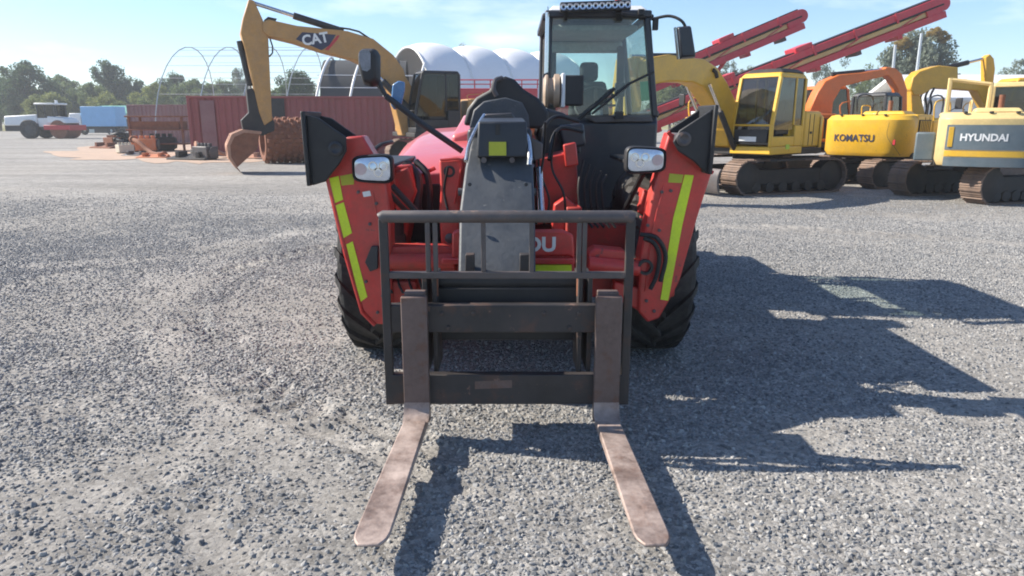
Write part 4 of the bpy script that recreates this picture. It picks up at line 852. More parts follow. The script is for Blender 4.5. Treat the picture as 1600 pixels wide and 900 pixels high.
    return cw
def ram(root, a, b, r, name='hydraulic_cylinder', y=0, split=.6, r2=None):
    a = Vector((a[0],y,a[1])); b = Vector((b[0],y,b[1])); m = a.lerp(b, split)
    c = MB().tube([a, m], r, 12).build(name, BLACK, root, 0)
    MB().tube([m - (m-a).normalized()*.01, b], r2 or r*.55, 10).build('piston_rod', CHROME, c, 0)
    return c
def bucket(root, pivot, R_, w, ang=None, mat=None, name='bucket'):
    """ang: direction (radians, in the xz plane) in which the mouth looks"""
    mat = mat or RUSTL; px_, pz = pivot; ang = R(79) if ang is None else ang; R_ = R_ or pz/1.34; R_ = min(R_, pz/1.34)
    prof = [(.06,.10),(.0,-.10),(-.10,-.42),(-.02,-.78),(.28,-1.0),(.66,-1.06),(1.02,-.92)]
    inner = [(.14,.06),(.09,-.10),(.0,-.42),(.07,-.72),(.31,-.91),(.64,-.97),(.98,-.87)]
    def tr(p): x, z = p; x *= -R_; z *= R_; c, s = math.cos(ang), math.sin(ang); return (px_+x*c-z*s, pz+x*s+z*c)
    A = [tr(p) for p in prof]; B = [tr(p) for p in inner]
    mb = MB(); n = len(A); secs = []
    mb.prism([(x,-w/2,z) for x,z in A] + [(x,-w/2,z) for x,z in reversed(B)], (0,w,0))
    b = mb.build(name, mat, root, .01)
    for s in (-1, 1):
        q = [tr((.10,.02))] + B[1:] + [tr((.55,-.15))]
        MB().prism([(x,s*(w/2-.03)-.014,z) for x,z in q], (0,.028,0)).build('side_plate', RUST, b, .004)
    for k in range(5):
        y = -w/2+.07+(w-.14)*k/4; t0, t1 = tr((.96,-.91)), tr((1.20,-.80)); m_ = MB()
        m_.hexa([(t0[0],y-.05,t0[1]-.03),(t0[0],y+.05,t0[1]-.03),(t0[0],y+.05,t0[1]+.05),(t0[0],y-.05,t0[1]+.05),(t1[0],y-.025,t1[1]),(t1[0],y+.025,t1[1]),(t1[0],y+.025,t1[1]+.012),(t1[0],y-.025,t1[1]+.012)]); m_.build('tooth', RUST, b, 0)
    for k in range(4):
        i = k+1; MB().prism([(A[i][0]*1.0,-w/2-.012,A[i][1]),(A[i+1][0],-w/2-.012,A[i+1][1]),(B[i+1][0],-w/2-.012,B[i+1][1]),(B[i][0],-w/2-.012,B[i][1])], (0,w+.024,0)).build('wear_strip', mat, b, 0)
    return b
def wlen(v): return math.hypot(*v)
EG = 'used excavators parked in the yard'

# --- large ochre excavator reaching left over the container --------
rz = R(180+24); rl = W(716, 262, 24.6); rl.z = 0
e1 = empty('excavator', rl, rz, 'large ochre crawler excavator with long boom reaching past the red container', 'excavator', EG)
P = dict(hw=1.35, z0=1.05, z1=2.15, xr=-2.6, xf=1.9, paint=CATY, cw=CATY, rc=.5)
for s in (-1, 1): crawler(e1, s*1.15, 3.4, .46, .6, 0, shoes=True)
house(e1, P); cabin(e1, .35, 1.85, .42, 1.32, 1.17, 3.05, BLACK, None, GLASS_DD)
LP = lambda pts: local_plane(rl, rz, pts)
bo = MB().prism(xz(LP([(660,205),(648,150),(630,120),(627,109),(611,87),(580,62),(540,50),(462,42),(418,32),(409,36),(410,52),(418,58),(459,68),(502,82),(549,94),(578,108),(598,126),(612,160),(625,212)]), -.30), (0,.6,0)).build('boom', CATY, e1, .03)
Q = LP([(466,56),(476,54),(523,58),(508,77),(496,79),(462,68)])
dl = MB().prism(xz(LP([(460,63),(470,52),(522,56),(512,72),(500,80)]), .303), (0,.006,0)).build('decal_panel', DECALB, bo, 0)
MB().prism(xz(LP([(505,79),(520,62),(524,57),(528,57),(524,64),(510,80)]), .302), (0,.006,0)).build('decal_stripe', DECALR, bo, 0)
q = LP([(490,63)])[0]; text_obj('CAT', .40, WHITE, bo, (q[0], .312, q[1]), (-1,0,.19), (.19,0,1), .003, .012)
ar = MB().prism(xz(LP([(388,0),(396,3),(403,18),(409,31),(418,60),(421,124),(424,188),(412,196),(404,176),(398,150),(391,112),(381,74),(375,53),(379,30)]), -.24), (0,.48,0)).build('stick', CATY, e1, .025)
a_, b_ = LP([(536,49),(394,4)]); ram(e1, a_, b_, .10, split=.56)
a_, b_ = LP([(374,64),(392,142)]); ram(e1, a_, b_, .085, split=.9)
for yy in (-.42,.42): a_, b_ = LP([(640,178),(560,92)]); ram(e1, a_, b_, .10, y=yy)
MB().prism(xz(LP([(384,140),(394,138),(408,168),(428,190),(428,204),(410,212),(380,206),(376,188),(388,176)]), -.2), (0,.4,0)).build('bucket_linkage', UNDER, e1, .02)
MB().tube([(x,.33,z) for x,z in LP([(420,62),(424,74),(424,84),(419,90)])], .025, 6).build('hose', HOSE, e1, 0)
MB().tube([(x,.1,z) for x,z in LP([(530,44),(545,46),(560,50),(572,58),(580,63)])], .03, 6).build('hose', HOSE, e1, 0)
MB().prism(xz(LP([(412,32),(418,27),(432,30),(430,34)]), -.15), (0,.3,0)).build('bracket', UNDER, e1, .01)
pv = LP([(400,203)])[0]; bucket(e1, (pv[0], pv[1]), None, 1.35, R(80), RUSTL)

# --- yellow excavator with glazed cab, facing front-left -----------
rz = math.atan2(-.64,-.77); rl = W(1180, 300, 16.5); rl.z = 0
e2 = empty('excavator', rl, rz, 'yellow crawler excavator with tall dark glazed cab and dozer blade', 'excavator', EG)
P = dict(hw=1.12, z0=.86, z1=1.72, xr=-1.0, xf=1.4, paint=YEL, cw=YEL, rc=.45)
tz = math.atan2(-.36,-.93) - rz
for s in (-1, 1): crawler(e2, s*.92, 2.25, .37, .5, tz)
house(e2, P); cb = cabin(e2, .18, 1.42, .18, 1.14, .86, 2.50, YEL)
MB().hexa([(.2,.2,2.50),(1.1,.2,2.50),(1.1,1.1,2.50),(.2,1.1,2.50),(.35,.3,2.58),(1.0,.3,2.58),(1.0,1.0,2.58),(.35,1.0,2.58)]).build('roof_guard', UNDER, cb, .03)
MB().box(1.41,1.43,.28,1.04,1.10,1.36).build('front_lower_panel', BLACK, cb, .01)
MB().box(1.43,1.435,.40,.80,1.12,1.22).build('number_plate', WHITE, cb, 0)
MB().box(.7,.85,1.141,1.144,.96,1.06).build('green_sticker', M('lime_sticker', (.45,.62,.05), .5), cb, 0)
LP = lambda pts: local_plane(rl, rz, pts)
bo = MB().prism(xz(LP([(985,100),(1010,90),(1034,86),(1056,90),(1088,93),(1108,106),(1124,130),(1138,160),(1150,205),(1134,232),(1126,228),(1122,199),(1108,168),(1096,150),(1086,136),(1070,129),(1034,128),(985,136)]), -.20), (0,.40,0)).build('boom', YEL2, e2, .025)
MB().prism(xz(LP([(972,92),(990,90),(998,120),(990,180),(984,240),(968,240),(966,140)]), -.16), (0,.32,0)).build('stick', YEL2, e2, .02)
for yy in (-.28,.28): a_, b_ = LP([(1132,236),(1090,132)]); ram(e2, a_, b_, .06, y=yy)
MB().tube([(x,.22,z) for x,z in LP([(1100,110),(1104,114),(1106,122)])], .04, 8).build('pin_cap', UNDER, e2, 0)
a_, b_ = LP([(1060,88),(985,88)]); ram(e2, a_, b_, .06)
pv = LP([(976,240)])[0]; bucket(e2, pv, .62, .8, None, RUST)
bl = MB(); Mz = Matrix.Rotation(tz, 3, 'Z')
bl.loft([[Mz @ Vector((1.95+.10*math.cos(t)*1.0-.06, y, .06+.26*(1+math.sin(t)))) for t in np.linspace(-1.4,1.4,7)] + [Mz @ Vector((1.84+.10*math.cos(t), y, .06+.26*(1+math.sin(t)))) for t in np.linspace(1.4,-1.4,7)] for y in (-1.2,1.2)])
bd = bl.build('dozer_blade', RAIL, e2, .006)
bl = MB()
for s in (-1, 1): bl.bar(Mz @ Vector((1.0,s*.35,.42)), Mz @ Vector((1.92,s*.4,.30)), .12, .14)
bl.build('blade_arms', UNDER, bd, .01)

# --- orange excavator behind ---------------------------------------
rz = R(6); rl = W(1262, 290, 20.5); rl.z = 0
e3 = empty('excavator', rl, rz, 'orange crawler excavator half hidden between the two yellow ones', 'excavator', EG)
P = dict(hw=1.1, z0=.86, z1=1.7, xr=-1.4, xf=1.3, paint=ORANGE, cw=ORANGE, rc=.4)
for s in (-1, 1): crawler(e3, s*.9, 2.5, .37, .5, 0)
house(e3, P); cabin(e3, .15, 1.25, .2, 1.1, .98, 2.5, ORANGE)
LP = lambda pts: local_plane(rl, rz, pts)
MB().prism(xz(LP([(1264,210),(1260,172),(1272,145),(1284,127),(1306,117),(1340,114),(1378,108),(1384,118),(1340,128),(1310,136),(1296,160),(1292,200),(1288,236),(1268,240)]), -.2), (0,.4,0)).build('boom', ORANGE, e3, .025)
MB().prism(xz(LP([(1374,112),(1380,105),(1394,107),(1404,116),(1412,140),(1412,180),(1402,180),(1398,140),(1388,124)]), -.16), (0,.32,0)).build('stick', ORANGE, e3, .02)
a_, b_ = LP([(1300,116),(1382,108)]); ram(e3, a_, b_, .055)
pv = LP([(1407,180)])[0]; bucket(e3, pv, .6, .8, None, RUST)

# --- yellow excavator seen from behind ------------------------------
rz = math.atan2(.62,.78); rl = W(1376, 290, 17.8); rl.z = 0
e4 = empty('excavator', rl, rz, 'short yellow excavator with dark lettering on its rounded counterweight', 'excavator', EG)
P = dict(hw=1.02, z0=.72, z1=1.66, xr=-1.28, xf=1.15, paint=YEL, cw=YEL, rc=.42)
tz = math.atan2(-.3,-.95) - rz
for s in (-1, 1): crawler(e4, s*.80, 1.95, .335, .45, tz)
cw = house(e4, P); cabin(e4, .05, 1.05, .12, 1.0, .84, 2.22, YEL, DGREY)
conform(text_obj('KOMATSU', .225, DECALB, cw, (-1.415,.12,1.14), (0,-1,0), (0,0,1), 0, .004, .92), lambda y: -1.28-.12*(1-(y/1.02)**2), .012)
LP = lambda pts: local_plane(rl, rz, pts)
MB().prism([(.9,-.18,1.1),(1.15,-.18,1.3),(1.9,-.18,1.62),(3.2,-.18,1.6),(3.95,-.18,1.5),(3.9,-.18,1.25),(3.1,-.18,1.3),(2.1,-.18,1.3),(1.4,-.18,.9)], (0,.36,0)).build('boom', YEL, e4, .02)
MB().prism([(3.75,-.14,1.65),(3.95,-.14,1.6),(4.0,-.14,.7),(3.85,-.14,.7)], (0,.28,0)).build('stick', YEL, e4, .02); bucket(e4, (3.9,.72), .5, .7, None, RUST)
rails(e4, [spline([(-.2,-.95,1.66),(-.2,-.98,2.05),(.5,-.98,2.05),(.5,-.95,1.4)],4), spline([(-1.0,.3,1.75),(-1.0,.3,2.1),(-.3,.3,2.1),(-.3,.3,1.7)],4)], .02, DGREY)
MB().box(-1.31,-1.29,-.80,-.62,1.0,1.12).build('tail_lamp', DECALR, cw, .01)
for yy in (-.66,):
    MB().tube(spline([(-1.40,yy,1.5),(-1.43,yy,1.2),(-1.43,yy-.2*(1 if yy<0 else -1),.95),(-1.35,yy-.3,.78)],5), .004, 6).build('loose_cable', HOSE, e4, 0)

# --- sand yellow and slate excavator seen from behind ----------------
rz = R(61); rl = Vector((9.42, 14.6, 0))
e5 = empty('excavator', rl, rz, 'sand yellow excavator with slate grey counterweight in white lettering', 'excavator', EG)
P = dict(hw=.80, z0=.70, z1=1.68, xr=-1.55, xf=1.1, paint=TANY, cw=TANY, rc=.22)
tz = math.atan2(-.3,-.95) - rz
for s in (-1, 1): crawler(e5, s*.86, 1.55, .36, .45, tz)
cw = house(e5, P); cabin(e5, -.1, .9, -.85, -.05, .82, 2.28, TANY)
def arcplate(z0, z1, d0, d1, name, mat):
    ys = np.linspace(-.66,.66,15); f = lambda y: (-1.55-.12*(1-(y/.80)**2)) + (max(0,abs(y)-.58)**2)*1.6
    mb = MB(); mb.loft([[(f(y)-d1,y,z0),(f(y)-d1,y,z1),(f(y)+d0,y,z1),(f(y)+d0,y,z0)] for y in ys]); return mb.build(name, mat, cw, 0)
arcplate(1.02,1.47,.02,.012,'slate_panel',SLATE); arcplate(.90,1.0,.02,.010,'yellow_stripe',YEL); arcplate(.72,.885,.02,.008,'slate_skirt',SLATE)
conform(text_obj('HYUNDAI', .175, WHITE, cw, (-1.455,.07,1.24), (0,-1,0), (0,0,1), 0, .006, .95), lambda y: -1.55-.12*(1-(y/.80)**2), .017)
MB().cbox((-1.625,.585,1.25),.02,.08,.36).build('yellow_badge', YEL, cw, .004); MB().cbox((-1.625,-.58,1.42),.03,.12,.08).build('tail_sticker', WHITE, cw, 0)
MB().prism([(.8,-.16,1.1),(1.1,-.16,1.35),(1.9,-.16,1.6),(3.0,-.16,1.58),(3.75,-.16,1.5),(3.7,-.16,1.25),(3.0,-.16,1.3),(2.0,-.16,1.3),(1.3,-.16,.9)], (0,.32,0)).build('boom', TANY, e5, .02)
MB().prism([(3.55,-.13,1.6),(3.75,-.13,1.55),(3.8,-.13,.6),(3.65,-.13,.6)], (0,.26,0)).build('stick', TANY, e5, .02); bucket(e5, (3.7,.62), .45, .7, None, RUST)
rails(e5, [[(-.6,.68,1.68),(-.6,.68,2.35)], [(-.6,.0,1.68),(-.6,.0,2.25)], [(-.6,.68,2.32),(-.6,.0,2.22)]], .04, TANY, 'guard_post')
MB().box(-1.0,-.5,.81,1.15,.78,1.32).build('tool_box', SLATE, e5, .03)

# --- yellow excavator with folded boom, behind -----------------------
rz = R(180); rl = W(1590, 280, 21.5); rl.z = 0
e6 = empty('excavator', rl, rz, 'yellow excavator with low boom and upright stick beyond the slate grey counterweight', 'excavator', EG)
P = dict(hw=1.15, z0=.9, z1=1.75, xr=-1.5, xf=1.4, paint=YEL2, cw=YEL2, rc=.4)
for s in (-1, 1): crawler(e6, s*.92, 2.6, .38, .5, 0, shoes=False)
house(e6, P); cabin(e6, .2, 1.4, .2, 1.1, .95, 2.7, YEL2)
LP = lambda pts: local_plane(rl, rz, pts)
MB().prism(xz(LP([(1560,180),(1548,140),(1530,128),(1500,124),(1490,128),(1490,106),(1460,103),(1448,106),(1430,112),(1420,122),(1416,140),(1422,150),(1436,148),(1452,138),(1490,140),(1520,142),(1534,170),(1545,195)]), -.22), (0,.44,0)).build('boom', YEL2, e6, .025)
MB().prism(xz(LP([(1418,140),(1432,146),(1440,175),(1436,250),(1424,250),(1420,180)]), -.17), (0,.34,0)).build('stick', YEL2, e6, .02)
MB().prism(xz(LP([(1536,90),(1543,85),(1549,92),(1551,108),(1546,150),(1536,150)]), -.12), (0,.24,0)).build('linkage_tower', YEL2, e6, .02)
a_, b_ = LP([(1478,106),(1536,92)]); ram(e6, a_, b_, .07, split=.6)
for yy in (-.25, 0, .25): MB().tube(spline([(x,yy,z) for x,z in LP([(1452,138),(1446,152),(1448,170),(1442,190)])],4), .03, 6).build('hose', HOSE, e6, 0)
pv = LP([(1430,250)])[0]; bucket(e6, (pv[0], pv[1]), .45, .8, None, RUST)

# ------------------------------------------------------------------ red tracked conveyors
def stacker(label, tip, tail, Y, th, head):
    p1, p0 = W(*tip, Y), W(*tail, Y); g0 = Vector((p0.x, Y, 0)); r = empty('tracked_conveyor', g0, 0, label, 'conveyor', 'red tracked conveyors behind the excavators')
    a = p0 - g0; b = p1 - g0; d = (b-a).normalized(); up = Vector((-d.z,0,d.x))
    def beam(o, w, h, name, mat, yy=0, s0=0, s1=1): return MB().bar(a.lerp(b,s0)+up*o+Vector((0,yy,0)), a.lerp(b,s1)+up*o+Vector((0,yy,0)), w, h, up).build(name, mat, r, .01)
    for yy in (-.42,.42):
        beam(th*.30,.12,th*.40,'upper_rail',MASTR,yy); beam(-th*.36,.12,th*.32,'lower_rail',MASTR,yy)
    beam(-th*.05,.80,th*.22,'conveyor_pan',TANY); beam(th*.13,.97,.05,'cable_tray',HOSE); beam(th*.52,.62,.05,'belt',HOSE); beam(-th*.12,.60,.04,'return_belt',HOSE)
    n = int((b-a).length/1.8)
    for k in range(n):
        for yy in (-.42,.42):
            q0, q1 = a.lerp(b,(k+.1)/n), a.lerp(b,(k+.9)/n); MB().bar(q0-up*th*.3+Vector((0,yy,0)), q1+up*th*.25+Vector((0,yy,0)), .03, .03).build('lattice_brace', MASTR, r, 0)
    MB().cyl(b+Vector((0,-.46,0))+up*th*.15, b+Vector((0,.46,0))+up*th*.15, th*.34, 18).build('head_drum', MASTR, r, .01)
    MB().cbox(b-d*.3+up*th*.1, .5, .94, th*.8, Matrix.Rotation(-math.atan2(d.z,d.x),3,'Y')).build('head_frame', MASTR, r, .03)
    MB().cyl(b+up*th*.2, b+d*.35+up*th*.2, .07, 10).build('drive_motor', RAIL, r, 0)
    for s in head:
        q = a.lerp(b,s); MB().cbox(q+up*th*.62, .55,.9,.16, Matrix.Rotation(-math.atan2(d.z,d.x),3,'Y')).build('cross_clamp', MASTR, r, .02); MB().bar(q-up*th*.3, q-up*th*.9-d*.6, .1, .12).build('strut', MASTR, r, .01)
    for k in range(int((b-a).length/1.3)):
        q = a.lerp(b,(k+.6)/((b-a).length/1.3)); MB().cbox(q-up*th*.60, .16,.8,.16, Matrix.Rotation(-math.atan2(d.z,d.x),3,'Y')).build('idler_bracket', MASTR if k%2 else RAIL, r, .01); MB().cbox(q+up*th*.30+Vector((0,-.49,0)), .07,.03,th*.5, Matrix.Rotation(-math.atan2(d.z,d.x),3,'Y')).build('side_stiffener', MASTR, r, .004)
    # tracked base at the tail
    for s in (-1, 1): crawler(r, s*.9, 2.6, .38, .45, 0, shoes=False)
    MB().box(-1.5,1.5,-.7,.7,.55,1.15).build('chassis', MASTR, r, .03); MB().box(-1.4,-.2,-.8,.8,1.15,2.0).build('power_unit', MASTR, r, .04)
    MB().hexa([(-.1,-.8,1.2),(1.0,-.8,1.2),(1.0,.8,1.2),(-.1,.8,1.2),(-.5,-1.1,1.9),(1.3,-1.1,1.9),(1.3,1.1,1.9),(-.5,1.1,1.9)]).build('feed_hopper', CATY, r, .02)
    q = a.lerp(b,.42)
    for yy in (-.45,.45): MB().bar((.9,yy,1.0), q+Vector((0,yy,-.1)), .14, .14).build('support_ram', MASTR, r, .01)
stacker('red lattice conveyor with yellow pan, rising higher over the orange excavator', (1462,14), (925,222), 23.5, .62, (.40,.62))
stacker('shorter red lattice conveyor ending above the yellow excavator boom', (1246,32), (860,196), 26.5, .66, (.72,))
# red screening plant behind the hood
rl = W(770, 250, 33); rl.z = 0
r = empty('screening_plant', rl, 0, 'red screening plant with walkway rails behind the engine hood', 'plant')
MB().box(-2.2,2.0,-1.0,1.0,2.35,2.9).build('screen_box', MASTR, r, .04); MB().box(-1.6,1.6,-.9,.9,.9,2.4).build('chassis', UNDER, r, .03)
for x in (-2.0,1.6): MB().box(x,x+.4,-.9,.9,.0,2.4).build('leg', CATY, r, .02)
for k in range(7): MB().tube([(-2.1+k*.68,-1.0,2.9),(-2.1+k*.68,-1.0,3.25)], .03, 6).build('rail_post', MASTR, r, 0)
MB().tube([(-2.2,-1.0,3.25),(2.1,-1.0,3.25)], .03, 6).build('guard_rail', MASTR, r, 0); MB().tube([(-2.2,-1.0,3.07),(2.1,-1.0,3.07)], .025, 6).build('guard_rail', MASTR, r, 0)
MB().box(-2.25,-1.5,-1.15,-1.0,1.7,2.2).build('control_box', YEL, r, .02)
for x in (-2.6,): MB().loft([[(x,-.5,1.5),(x+.5,-.5,2.3),(x+.9,-.5,2.3),(x+.4,-.5,1.5)],[(x,.5,1.5),(x+.5,.5,2.3),(x+.9,.5,2.3),(x+.4,.5,1.5)]]).build('feed_chute', CATY, r, .02)
# ------------------------------------------------------------------ container, scrap, sheds
CRED = M('container_red', (.26,.06,.06), .55, var=.25, vs=1.2, dust=.35, dcol=(.26,.10,.085), rust=.25, streak=True)
CDARK = M('container_faded', (.22,.10,.105), .6, var=.25, vs=1.2, dust=.4, dcol=(.32,.22,.2), rust=.2, streak=True)
def container(name, label, loc, rz, L_, col, dark_at=None, doors=True):
    r = empty(name, loc, rz, label, 'container'); H, Wd = 2.59, 2.44
    def corr(x0, x1, y, out):
        pts = []; x = x0; k = 0; pit = .28
        prof = [(0,0),(.07,0),(.11,.036),(.18,.036),(.22,0)]
        while x < x1-.01:
            for dx, dy in prof[:-1] if x+pit < x1 else prof[:1]: pts.append((min(x+dx,x1), y-out*dy))
            x += pit
        pts.append((x1, y)); mb = MB()
        mb.add([(px,py,.16) for px,py in pts] + [(px,py,H-.10) for px,py in pts], [(i,i+1,i+1+len(pts),i+len(pts)) for i in range(len(pts)-1)])
        return mb
    corr(.1,L_-.1,.045,-1).build('side_wall', col, r, 0, 0); corr(.1,L_-.1,Wd-.045,1).build('side_wall', col, r, 0, 0)
    MB().box(.02,L_-.02,.02,Wd-.02,H-.035,H-.012).build('roof', col, r, 0)
    MB().box(.02,L_-.02,.02,Wd-.02,.10,.16).build('floor', UNDER, r, 0)
    for y in (0, Wd-.10):
        MB().box(.1,L_-.1,y,y+.10,.0,.16).build('bottom_rail', col, r, .01); MB().box(.1,L_-.1,y,y+.08,H-.10,H-.005).build('top_rail', col, r, .01)
    for x in (0, L_-.14):
        for y in (0, Wd-.14):
            MB().box(x,x+.14,y,y+.14,.12,H-.12).build('corner_post', col, r, .008); MB().box(x-.004,x+.15,y-.004,y+.145,0,.12).build('corner_casting', col, r, .01); MB().box(x-.004,x+.15,y-.004,y+.145,H-.12,H).build('corner_casting', col, r, .01)
    for k in range(2):
        y0 = .14 + k*(Wd-.28)/2; d = MB().box(-.0+.02,.06,y0+.005,y0+(Wd-.28)/2-.005,.15,H-.12).build('door', col, r, .008)
        for q in (.3,.75): y = y0+(Wd-.28)/2*q; MB().tube([(0,y,.2),(0,y,H-.2)], .017, 8).build('lock_bar', RAIL, d, 0)
    MB().box(L_-.06,L_-.02,.14,Wd-.14,.15,H-.1).build('end_wall', col, r, .008)
    if dark_at:
        x0, x1 = dark_at; MB().box(x0,x1,-.012,.03,.17,H-.11).build('dark_panel', BLACK, r, .004)
        MB().box(x0-3.0,x0-2.4,-.004,.02,.3,H-.2).build('faded_patch', CDARK, r, 0)
    return r
p0 = W(300, 245, 32.0)
cont = container('shipping_container', 'long dark red corrugated shipping container with a black panel', (p0.x, 32.0, 0), R(5), 12.19, CRED, (3.55, 4.15))
p0 = W(203, 215, 50.0)
container('shipping_container', 'faded mauve container standing beyond the rusty scrap rack', (p0.x, 50.0, 0), R(-3), 6.06, CDARK)
# straw coloured bales lying behind the container top
STRAW = M('straw', (.45,.33,.13), .9, var=.35, vs=8, bump=.5, bs=30)
# padfoot drum shell
def padfoot(loc, rz):
    r = empty('padfoot_roller_shell', loc, rz, 'rusty studded padfoot roller drum lying beside the bucket', 'roller drum')
    MB().lathe([(.70,0),(.76,.02),(.76,2.08),(.70,2.1),(.55,2.08),(.55,.02)], (0,0,.76+.07), (0,1,0), 40, True).build('drum', RUST, r, 0)
    pad = MB().hexa([(-.09,-.08,0),(.09,-.08,0),(.09,.08,0),(-.09,.08,0),(-.055,-.05,.10),(.055,-.05,.10),(.055,.05,.10),(-.055,.05,.10)]).mesh('pad', 0); pad.materials.append(RUST)
    for i in range(9):
        for k in range(16):
            a = 2*math.pi*(k+.5*(i%2))/16; o = link_mesh('pad', pad, RUST, r); o.location = (.755*math.sin(a), .14+i*.228, .83+.755*math.cos(a)); o.rotation_euler = (0, a, 0)
p0 = W(405, 256, 27.0)
padfoot((p0.x+.3, 26.6, 0), R(-62))
# scrap
def rack(loc, rz):
    r = empty('scrap_rack', loc, rz, 'rusty steel rack with a tray of scrap left of the container', 'rack')
    for x in (0, 2.6):
        for y in (0, 1.2): MB().box(x,x+.1,y,y+.1,0,1.75).build('post', RUST, r, .006)
    for z in (.35,1.05,1.7):
        MB().box(-.1,2.8,-.1,1.4,z,z+.07).build('shelf', RUST, r, .01)
    MB().box(.1,2.5,.05,1.1,1.12,1.5).build('back_sheet', RUST, r, .01)
rack((W(212,243,37).x, 36.6, 0), R(2))
ORR = M('faded_orange', (.55,.16,.05), .6, var=.3, dust=.3); CREAM = M('cream_block', (.55,.5,.4), .8, var=.2)
def junk(kind, mat, label, cat, px, py, size, seed, grp='scrap parts lying left of the container'):
    g = G(px, py); rg = random.Random(seed); r = empty(kind, (g.x, g.y, 0), rg.uniform(-1,1), label, cat, grp); s = size
    if kind == 'engine_block':
        MB().box(-.5*s,.5*s,-.3*s,.3*s,.08*s,.6*s).build('block', mat, r, .03*s)
        for k in range(4): MB().cyl((-.36*s+k*.24*s,0,.58*s),(-.36*s+k*.24*s,0,.74*s),.09*s,14).build('cylinder_head', mat, r, .01)
        MB().lathe([(.22*s,0),(.24*s,.03*s),(.24*s,.08*s),(.1*s,.1*s)], (.5*s,0,.34*s), (1,0,0), 20).build('flywheel', RAIL, r, 0); MB().box(-.45*s,.45*s,-.2*s,.2*s,0,.09*s).build('sump', UNDER, r, .02)
    elif kind == 'steel_plate':
        MB().hexa([(-.8*s,-.3*s,0),(.8*s,-.3*s,0),(.8*s,.3*s,0),(-.8*s,.3*s,0),(-.8*s,-.3*s,.06*s),(.8*s,-.3*s,.06*s),(.7*s,.3*s,.2*s),(-.7*s,.3*s,.2*s)]).build('plate', mat, r, .01); MB().box(-.5*s,-.35*s,-.2*s,.2*s,.06*s,.28*s).build('lug', mat, r, .01); MB().box(.35*s,.5*s,-.2*s,.2*s,.06*s,.28*s).build('lug', mat, r, .01)
    elif kind == 'hose_coil':
        for k in range(4):
            pts = [Vector(((.5-.05*k)*s*math.cos(t),(.42-.03*k)*s*math.sin(t),(.07+.13*k+.03*math.sin(3*t+k))*s)) for t in np.linspace(0,2*math.pi,29)]; MB().tube(pts,.07*s,8,False).build('coil', mat, r, 0)
    elif kind == 'bent_pipe':
        MB().tube(spline([(-1.0*s,.1,.6*s),(-.5*s,0,.5*s),(0,0,.22*s),(.5*s,-.1,.1*s),(1.1*s,-.1,.08*s)],5), .08*s, 10).build('pipe', mat, r, 0); MB().cyl((-1.02*s,.1,.6*s),(-.94*s,.09,.59*s),.13*s,14).build('flange', mat, r, 0); MB().cyl((1.04*s,-.1,.08*s),(1.1*s,-.1,.08*s),.13*s,14).build('flange', mat, r, 0)
    return r
junk('hose_coil', HOSE, 'black coil of thick hose heaped on the ground', 'hose', 190, 226, 1.5, 1)
junk('engine_block', CREAM, 'cream coloured machine casting on the bare earth', 'machine part', 196, 240, .7, 2)
junk('steel_plate', RUST, 'low rusty steel plate beside the black hose coil', 'steel plate', 165, 232, 1.2, 3)
junk('bent_pipe', RUST, 'bent rusty pipe lying in front of the scrap rack', 'pipe', 232, 244, 1.2, 4)
junk('engine_block', ORR, 'faded orange motor on the ground by the scrap rack', 'motor', 228, 238, 1.1, 5)
junk('engine_block', DGREY, 'dark grey motor between the scrap rack and container', 'motor', 254, 236, 1.2, 6)
junk('steel_plate', UNDER, 'blackened plate with lugs before the red container end', 'steel plate', 300, 250, 1.2, 7)
junk('engine_block', RAIL, 'grey gearbox lying against the bucket shell', 'gearbox', 322, 250, .9, 8)
junk('steel_plate', RUSTL, 'pale rusty plate between bucket and padfoot drum', 'steel plate', 388, 248, .9, 9)
junk('bent_pipe', HOSE, 'black bent pipe leaning over the cream casting', 'pipe', 204, 234, .9, 11)
junk('steel_plate', ORR, 'small orange plate in front of the scrap rack', 'steel plate', 240, 247, .8, 12)
junk('engine_block', RUST, 'rusty brown motor lying left of the black hose coil', 'motor', 176, 229, .9, 13)
junk('hose_coil', UNDER, 'small dark coil between container end and grey gearbox', 'hose', 310, 246, .7, 14)
junk('bent_pipe', RUSTL, 'pale rusty pipe along the foot of the red container', 'pipe', 345, 247, 1.0, 15)
junk('steel_plate', RAIL, 'grey plate beside the cream casting', 'steel plate', 214, 244, .8, 16)
# bare earth apron round the scrap
EARTH = M('bare_earth', (.42,.30,.22), .95, var=.25, vs=.8, bump=.4, bs=8)
def patch(name, pix, mat, label, z=.012):
    c = [G(*p) for p in pix]; ctr = sum(c, Vector())/len(c); out = []
    n = 60
    for k in range(n):
        s = k/n*len(c); i = int(s); f = s-i; a, b = c[i % len(c)], c[(i+1) % len(c)]; q = a.lerp(b, f*f*(3-2*f)); w_ = .86+.28*mnoise.noise(Vector((k*.35, 3.3, len(name)))); q = ctr+(q-ctr)*w_; q.z = z; out.append(q)
    ctr.z = z+.02; mb = MB(); mb.add(out+[ctr], [(i,(i+1)%n,n) for i in range(n)]); o = mb.build(name, mat, None, 0, 0); tag(o, label, kind='structure'); return o
patch('earth_patch', [(60,236),(150,226),(260,222),(420,232),(440,252),(330,262),(200,254),(90,250)], EARTH, 'bare pinkish earth round the scrap heap')
GRASSY = M('dry_grass', (.26,.24,.085), .95, var=.35, vs=.5, bump=.6, bs=6)
patch('grass_verge', [(-400,208),(60,207),(210,206),(420,205),(800,204),(1300,204),(2100,206),(2300,197),(1200,194),(400,194),(-600,195)], GRASSY, 'strip of dry grass along the yard edge', .016)

